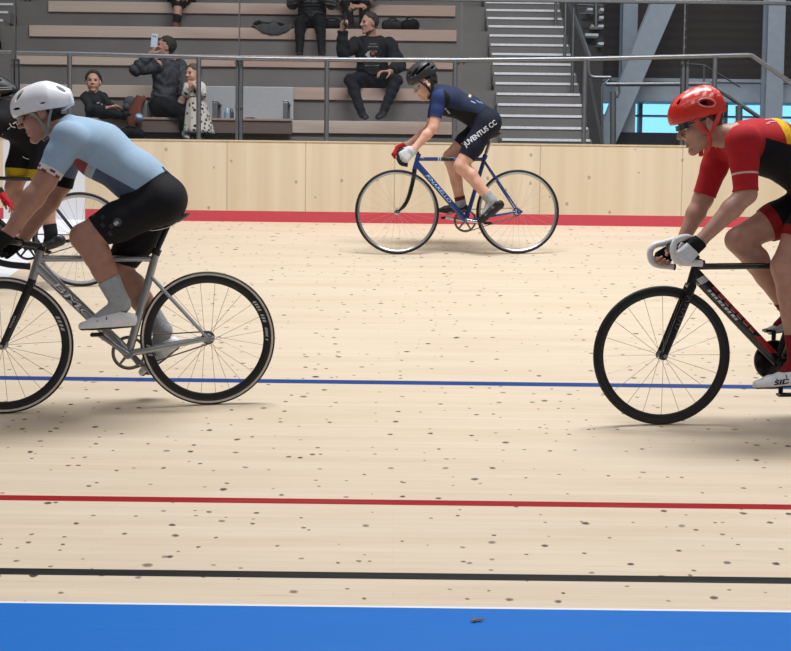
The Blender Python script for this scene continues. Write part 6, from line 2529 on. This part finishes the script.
# --- person with folded hands, fifth bench, behind the man -----------------------------
R4 = rows[4][0]
Jf = dict(pelvis=(357, -4, R4 + .2), belly=(356, -15, R4 + .17), chest=(355, -30, R4 + .1), neck=(354, -43, R4 + .02), head=(353.5, -56, R4 - .05),
          shn=(341, -36, R4 + .06), eln=(338, -3, R4 - .12), wrn=(354, 8.5, R4 - .26), shf=(369, -36, R4 + .06), elf=(374, -4, R4 - .12), wrf=(362, 7, R4 - .25),
          hipn=(350, -3, R4 + .15), knn=(346, 4, R4 - .22), ann=(351, 26, R4 - .34), ton=(351, 30, R4 - .44), hipf=(364, -3, R4 + .15), knf=(365, 4, R4 - .22), anf=(363, 26, R4 - .34), tof=(363, 30, R4 - .44))
Fp = spect(Jf, dict(pel=.12), (np.array((-.1, -1, -.1)), UPV), [('n', dict(K=A_(361, 5.5, R4 - .3), m=(0, .6, -.7), w=(0, -.4, 1), curl=(40, 45, 25))), ('f', dict(K=A_(354, 6, R4 - .31), m=(0, .6, -.7), w=(0, -.4, 1), curl=(40, 45, 25)))], h=VH)
oF = Fp.body('person with bare folded forearms sitting just behind the man with the phone', SKIN_S, LIP, origin=A_(356, 30, R4 - .2), dim=True)
jf, tf = dress(Fp, [cloth('tee_black', '141417')], [cloth('trousers_black', '121215')], arm_t=.12, leg_t=.95, top='t_shirt', off=.012, folds=.004)
Fp.hair(HAIR_DK, off=.012)
for x_ in (351, 363):
    shoe(A_(x_, 31, R4 - .27), A_(x_, 32.5, R4 - .52), UPV, XV, oF, SHD, h=.008, straps=False)

# --- person of whom one lower leg shows, fifth bench at the left --------------------------
Jl = dict(pelvis=(181, -4, R4 + .2), belly=(181, -15, R4 + .17), chest=(181, -31, R4 + .12), neck=(181, -45, R4 + .08), head=(181, -59, R4 + .02),
          shn=(167, -38, R4 + .1), eln=(164, -20, R4 - .02), wrn=(175, -6, R4 - .2), shf=(195, -38, R4 + .1), elf=(198, -20, R4 - .02), wrf=(187, -6, R4 - .2),
          hipn=(175, -2, R4 + .14), knn=(179, -2, R4 - .24), ann=(176.5, 20.5, R4 - .33), ton=(176, 26, R4 - .44), hipf=(188, -2, R4 + .14), knf=(181, -2.5, R4 - .2), anf=(199, 9, R4 - .38), tof=(203, 11, R4 - .46))
Jl['anf'] = (177.5, 20, R4 - .13)
Jl['tof'] = (177.5, 26, R4 - .2)
Lp = spect(Jl, dict(pel=.12), (np.array((-.05, -1, 0)), UPV), [('n', dict(K=A_(178, -5, R4 - .26), m=(0, 0, -1), w=(0, -1, 0), curl=(30, 30, 20))), ('f', dict(K=A_(184, -5, R4 - .26), m=(0, 0, -1), w=(0, -1, 0), curl=(30, 30, 20)))], h=VH)
oL = Lp.body('person cropped by the photo top, one bare shin and dark sock showing above the woman', SKIN_S, LIP, origin=A_(178, 28, R4 - .3), dim=True)
jl, tl = dress(Lp, [cloth('tee_black', '141417')], [cloth('trousers_black', '121215')], arm_t=.95, leg_t=.40, top='jumper', off=.014, folds=.004, boff=.016)
Lp.hair(HAIR_DK, off=.012)
SRB = [mat('shoe_reddish', '6b4038', .6), mat('shoe_sole_dark', '202023')]
shoe(A_(176.5, 27, R4 - .26), A_(175, 29, R4 - .52), UPV, XV, oL, SRB, h=.008, straps=False)
shoe(A_(177.5, 26, R4 - .02), A_(177.5, 26.6, R4 - .24), UPV, XV, oL, SRB, h=.008, straps=False)

# --- seat with white back and steel arms -----------------------------------------------
YS = rows[0][0]
b0, b1 = A_(141.5, 118.5, YS - .08), A_(291.5, 119.5, YS - .08)
zs = float(A_(220, 118.6, YS - .08)[2])
seat = thing('padded_seat', ((b0[0] + b1[0]) / 2, YS, zs), 'low seat row with a pale grey back and three steel arms beside the spotted dress', 'seat')
SEATW = mat('seat_brown_wood', '6a5850', .6)
b = MB()
b.abox(b0[0], b1[0], YS - .09, YS + .42, zs - .02, zs + .005)
b.build('seat_top', mat('seat_lit_edge_wood', 'a08b7e', .55), seat, bevel=.004)  # lit top edge painted as a lighter tone of the brown wood
b = MB()
b.abox(b0[0], b1[0], YS - .075, YS - .02, zs - .155, zs - .02)
b.build('seat_front', SEATW, seat)
q0, q1 = A_(201, 86, YS + .44), A_(293.5, 115, YS + .44)
b = MB()
b.abox(q0[0], q1[0], YS + .42, YS + .47, zs, q0[2])
b.build('backrest', mat('seat_back_white', 'a9aaae', .5, var=.05), seat, bevel=.01)
for px in (145.2, 214.8, 285.5):
    c_ = A_(px, 100.5, YS - .07)
    b = MB()
    b.abox(c_[0] - .028, c_[0] + .028, YS - .085, YS + .30, c_[2] - .02, c_[2])
    b.abox(c_[0] - .025, c_[0] + .025, YS - .085, YS - .03, zs, c_[2] - .02)
    b.abox(c_[0] - .02, c_[0] + .02, YS + .25, YS + .30, zs, c_[2] - .02)
    b.build('armrest', steel('armrest_steel', '8b8c90', .4), seat, bevel=.006)
# things lying there
def bottle(px, py0, py1, Y, body, capm, label, r=.03):
    p0 = A_(px, py0, Y)
    hgt = float(A_(px, py1, Y)[2] - p0[2])
    p0 = np.array((p0[0], p0[1], zs + .006))
    root = thing('water_bottle', p0, label, 'bottle', 'bottles on the pale seat')
    b = MB()
    b.lathe(p0, UPV, [(.001, 0), (r * .92, 0), (r, .008), (r, hgt * .62), (r * .9, hgt * .7), (r * .45, hgt * .86), (r * .45, hgt * .9), (.001, hgt * .9)], 24, closed=False)
    b.build('body', body, root, 40)
    b = MB()
    b.lathe(p0 + UPV * hgt * .86, UPV, [(.001, 0), (r * .55, 0), (r * .55, hgt * .13), (.001, hgt * .14)], 18, closed=False)
    b.build('cap', capm, root, 40)


bottle(227.2, 118, 105.5, YS + .16, mat('bottle_blue', '8d9fb5', .25), mat('bottle_cap_white', 'd5d8dc', .4), 'small pale blue bottle standing on the seat left of the flat double post', .034)
bottle(231.6, 118, 105, YS + .20, mat('bottle_dark', '3c4046', .3), mat('bottle_cap_grey', '8b8d92', .4), 'small dark bottle with grey cap beside the pale blue bottle', .026)
b = MB()
p_ = A_(251, 117.6, YS + .05)
p_[2] = zs + .006
b.add([p_ + np.array(v) for v in ((-.075, -.03, 0), (.075, -.03, 0), (.075, .04, 0), (-.075, .04, 0), (-.06, -.02, .022), (.03, -.02, .026), (.06, .03, .016), (-.06, .03, .026))],
      [(3, 2, 1, 0), (4, 5, 6, 7), (0, 1, 5, 4), (1, 2, 6, 5), (2, 3, 7, 6), (3, 0, 4, 7)])
tag(b.build('folded_gloves', cloth('dark_knit', '2b2b2f'), origin=p_, bevel=.006), 'flat dark gloves lying on the seat edge right of the double post', 'gloves')

# grey jacket thrown over the fourth bench
b = MB()
V, F = [], []
NX, NY = 26, 18
zb3 = rows[3][1]
for i in range(NX + 1):
    for j in range(NY + 1):
        u_, v_ = i / NX, j / NY
        px = 252 + 43 * u_
        x_ = A_(px, 27, R3 + .1)[0]
        wv_ = .022 * math.sin(u_ * 11 + v_ * 4) + .018 * math.sin(u_ * 23 - v_ * 7) + .016 * math.sin(v_ * 13 + u_ * 5)
        edge = max(0, 1 - abs(u_ - .5) * 2) ** .35
        if v_ < .68:
            y_ = R3 + .30 - (v_ / .68) * .31
            z_ = zb3 + .012 + (.055 + wv_) * edge
        else:
            t_ = (v_ - .68) / .32
            hang = .10 * max(0, math.sin(min(1, max(0, (u_ - .1) / .85)) * math.pi)) ** .7
            y_ = R3 - .018 - .012 * math.sin(u_ * 17) ** 2
            z_ = zb3 + .012 + .03 * edge * (1 - t_) - hang * t_
        V.append(np.array((x_, y_, z_)))
for i in range(NX):
    for j in range(NY):
        a_ = i * (NY + 1) + j
        F.append((a_, a_ + 1, a_ + NY + 2, a_ + NY + 1))
b.add(V, F)
jk = b.build('jacket', cloth('jacket_grey', '4a4a4c'), origin=A_(272, 29, R3 + .1), smooth=180)
md = jk.modifiers.new('thickness', 'SOLIDIFY')
md.thickness = .012
tag(jk, 'grey jacket thrown over the fourth bench beside the black leggings', 'jacket')
b = MB()
b.tube(spline([A_(253, 26, R3 + .02) + UPV * .0, A_(258, 22.5, R3 + .05), A_(266, 24.5, R3 + .06), A_(274, 24, R3 + .05), A_(285, 25, R3 + .05)], 6), [.008, .022, .026, .02, .03, .02, .026, .03, .024, .022, .03, .026, .03, .028, .024, .03, .026, .022, .026, .03, .024, .026, .02, .016, .008][:25], 10)
b.build('lining', cloth('jacket_lining_black', '161618'), jk, 180)


def bag(name, px0, px1, py0, py1, Y, m, label, cat, strap_m=None, lump=1.0, seed=1, zbase=None):
    """soft bag: a slumped rounded body with flap and strap"""
    p0, p1 = A_(px0, py1, Y), A_(px1, py0, Y)
    zb = p0[2] if zbase is None else zbase
    c = np.array(((p0[0] + p1[0]) / 2, Y, (zb + p1[2]) / 2))
    hx, hz, hy = (p1[0] - p0[0]) / 2, (p1[2] - zb) / 2, .11
    S = SDF(c - (hx + .1, .25, hz + .1), c + (hx + .1, .25, hz + .1), .008)
    rnd = random.Random(seed)
    S.cone(c - XV * hx * .62 - UPV * hz * .1, c + XV * hx * .62 - UPV * hz * .1, hz * .88, hz * .84, .03, ax=YV, e=min(2, hy / hz))
    for k in range(5):
        q = c + XV * hx * rnd.uniform(-.7, .7) + YV * rnd.uniform(-.05, .05) + UPV * hz * rnd.uniform(-.1, .4)
        S.ell(q, np.eye(3), np.array((hx * .35, .07, hz * .55)), .04, '')
    S.half(np.array((0, 0, zb + .002)), -UPV)
    V, N, T = S.mesh()
    w = Surf(V, N, T, np.zeros(len(V), int), ['a'])
    ob = np_object(name, w.V, w.T, w.M, m, None, origin=(c[0], c[1], zb))
    tag(ob, label, cat)
    if strap_m:
        MB().tube(spline([c - XV * hx * .7 + UPV * hz * .3, c - XV * hx * .3 + UPV * hz * 1.05 - YV * .05, c + XV * hx * .3 + UPV * hz * 1.0 - YV * .06, c + XV * hx * .7 + UPV * hz * .2], 6), .010, 8, ax=YV, e=1.8).build('strap', strap_m, ob, 60)
    return ob


bag('shoulder_bag', 319, 346, 20, 30.5, R3 + .12, cloth('bag_black', '141416'), 'black bag slumped on the fourth bench left of the raised phone', 'bag', MATS['black_rubber'], seed=3, zbase=rows[3][1] + .001)
bag('rucksack', 383, 402, 20, 29.5, R3 + .14, cloth('bag_dark_grey', '2a2a2d'), 'dark grey rucksack on the fourth bench just right of the filming man\'s head', 'bag', MATS['black_rubber'], seed=5, zbase=rows[3][1] + .001)
bag('sports_bag', 402.5, 417.5, 19, 29.5, R3 + .13, cloth('bag_black', '141416'), 'black sports bag at the right end of the fourth bench things', 'bag', MATS['black_gloss'], seed=8, zbase=rows[3][1] + .001)
bag('black_bag', 120, 144, 127.5, 141, 13.36, cloth('bag_black', '141416'), 'black bag on the walkway below the rust-brown coat', 'bag', MATS['black_rubber'], seed=11, zbase=ZFOOT + .001)
# rust-brown coat hanging from the bench edge
b = MB()
V, F = [], []
NU, NV = 10, 16
for i in range(NU + 1):
    for j in range(NV + 1):
        u_, v_ = i / NU, j / NV
        px = (136.5 + 10 * u_) * (1 - v_) + (127 + 8.5 * u_) * v_
        py = 97.5 + 32 * v_
        yy = 13.50 - .05 * math.sin(v_ * 2.2) + .018 * math.sin(u_ * 9 + v_ * 5)
        V.append(A_(px, py, yy))
for i in range(NU):
    for j in range(NV):
        a_ = i * (NV + 1) + j
        F.append((a_, a_ + 1, a_ + NV + 2, a_ + NV + 1))
b.add(V, F)
ct = b.build('coat', cloth('rust_cloth', '6f3b30'), origin=A_(138, 130, 13.4), smooth=180)
md = ct.modifiers.new('thickness', 'SOLIDIFY')
md.thickness = .05
md.offset = 1
tag(ct, 'rust-brown coat hanging down in front of the seat beside the seated woman', 'coat')
b = MB()
b.ball(A_(131, 103, 13.55), (.085, .07, .075), unit((.9, 0, -.4)), YV, unit((.4, 0, .9)))
b.ball(A_(127.5, 107, 13.53), (.055, .06, .055))
tag(b.build('scarf', cloth('grey_knit', '4d4d51'), origin=A_(130, 110, 13.55), smooth=180), 'grey bundled scarf between the child and the rust-brown coat', 'scarf')
c_ = A_(139, 118, 13.31)
b = MB()
dv = unit((.25, -.75, .55))
b.lathe(c_, dv, [(.001, -.05), (.03, -.05), (.043, -.03), (.043, .03), (.034, .045), (.028, .03), (.001, .025)], 24, closed=False)
tag(b.build('cup', mat('cup_pale_blue', '9fb3c9', .4), origin=c_, smooth=40), 'pale blue cup lying against the rust-brown coat', 'cup')
# blue cloth held between woman and girl
b = MB()
b.tube(spline([A_(186.5, 92, YGi - .02), A_(189.5, 98, YGi - .04), A_(191, 105, YGi - .05)], 6), [.03, .034, .036, .036, .035, .035, .036, .038, .038, .036, .034, .03, .02], 12, ax=YV, e=.5)
tag(b.build('small_bag', cloth('blue_cloth', '3d5a8f'), origin=A_(189, 105, YGi), smooth=180), 'small blue cloth bag between the woman and the spotted dress', 'bag')
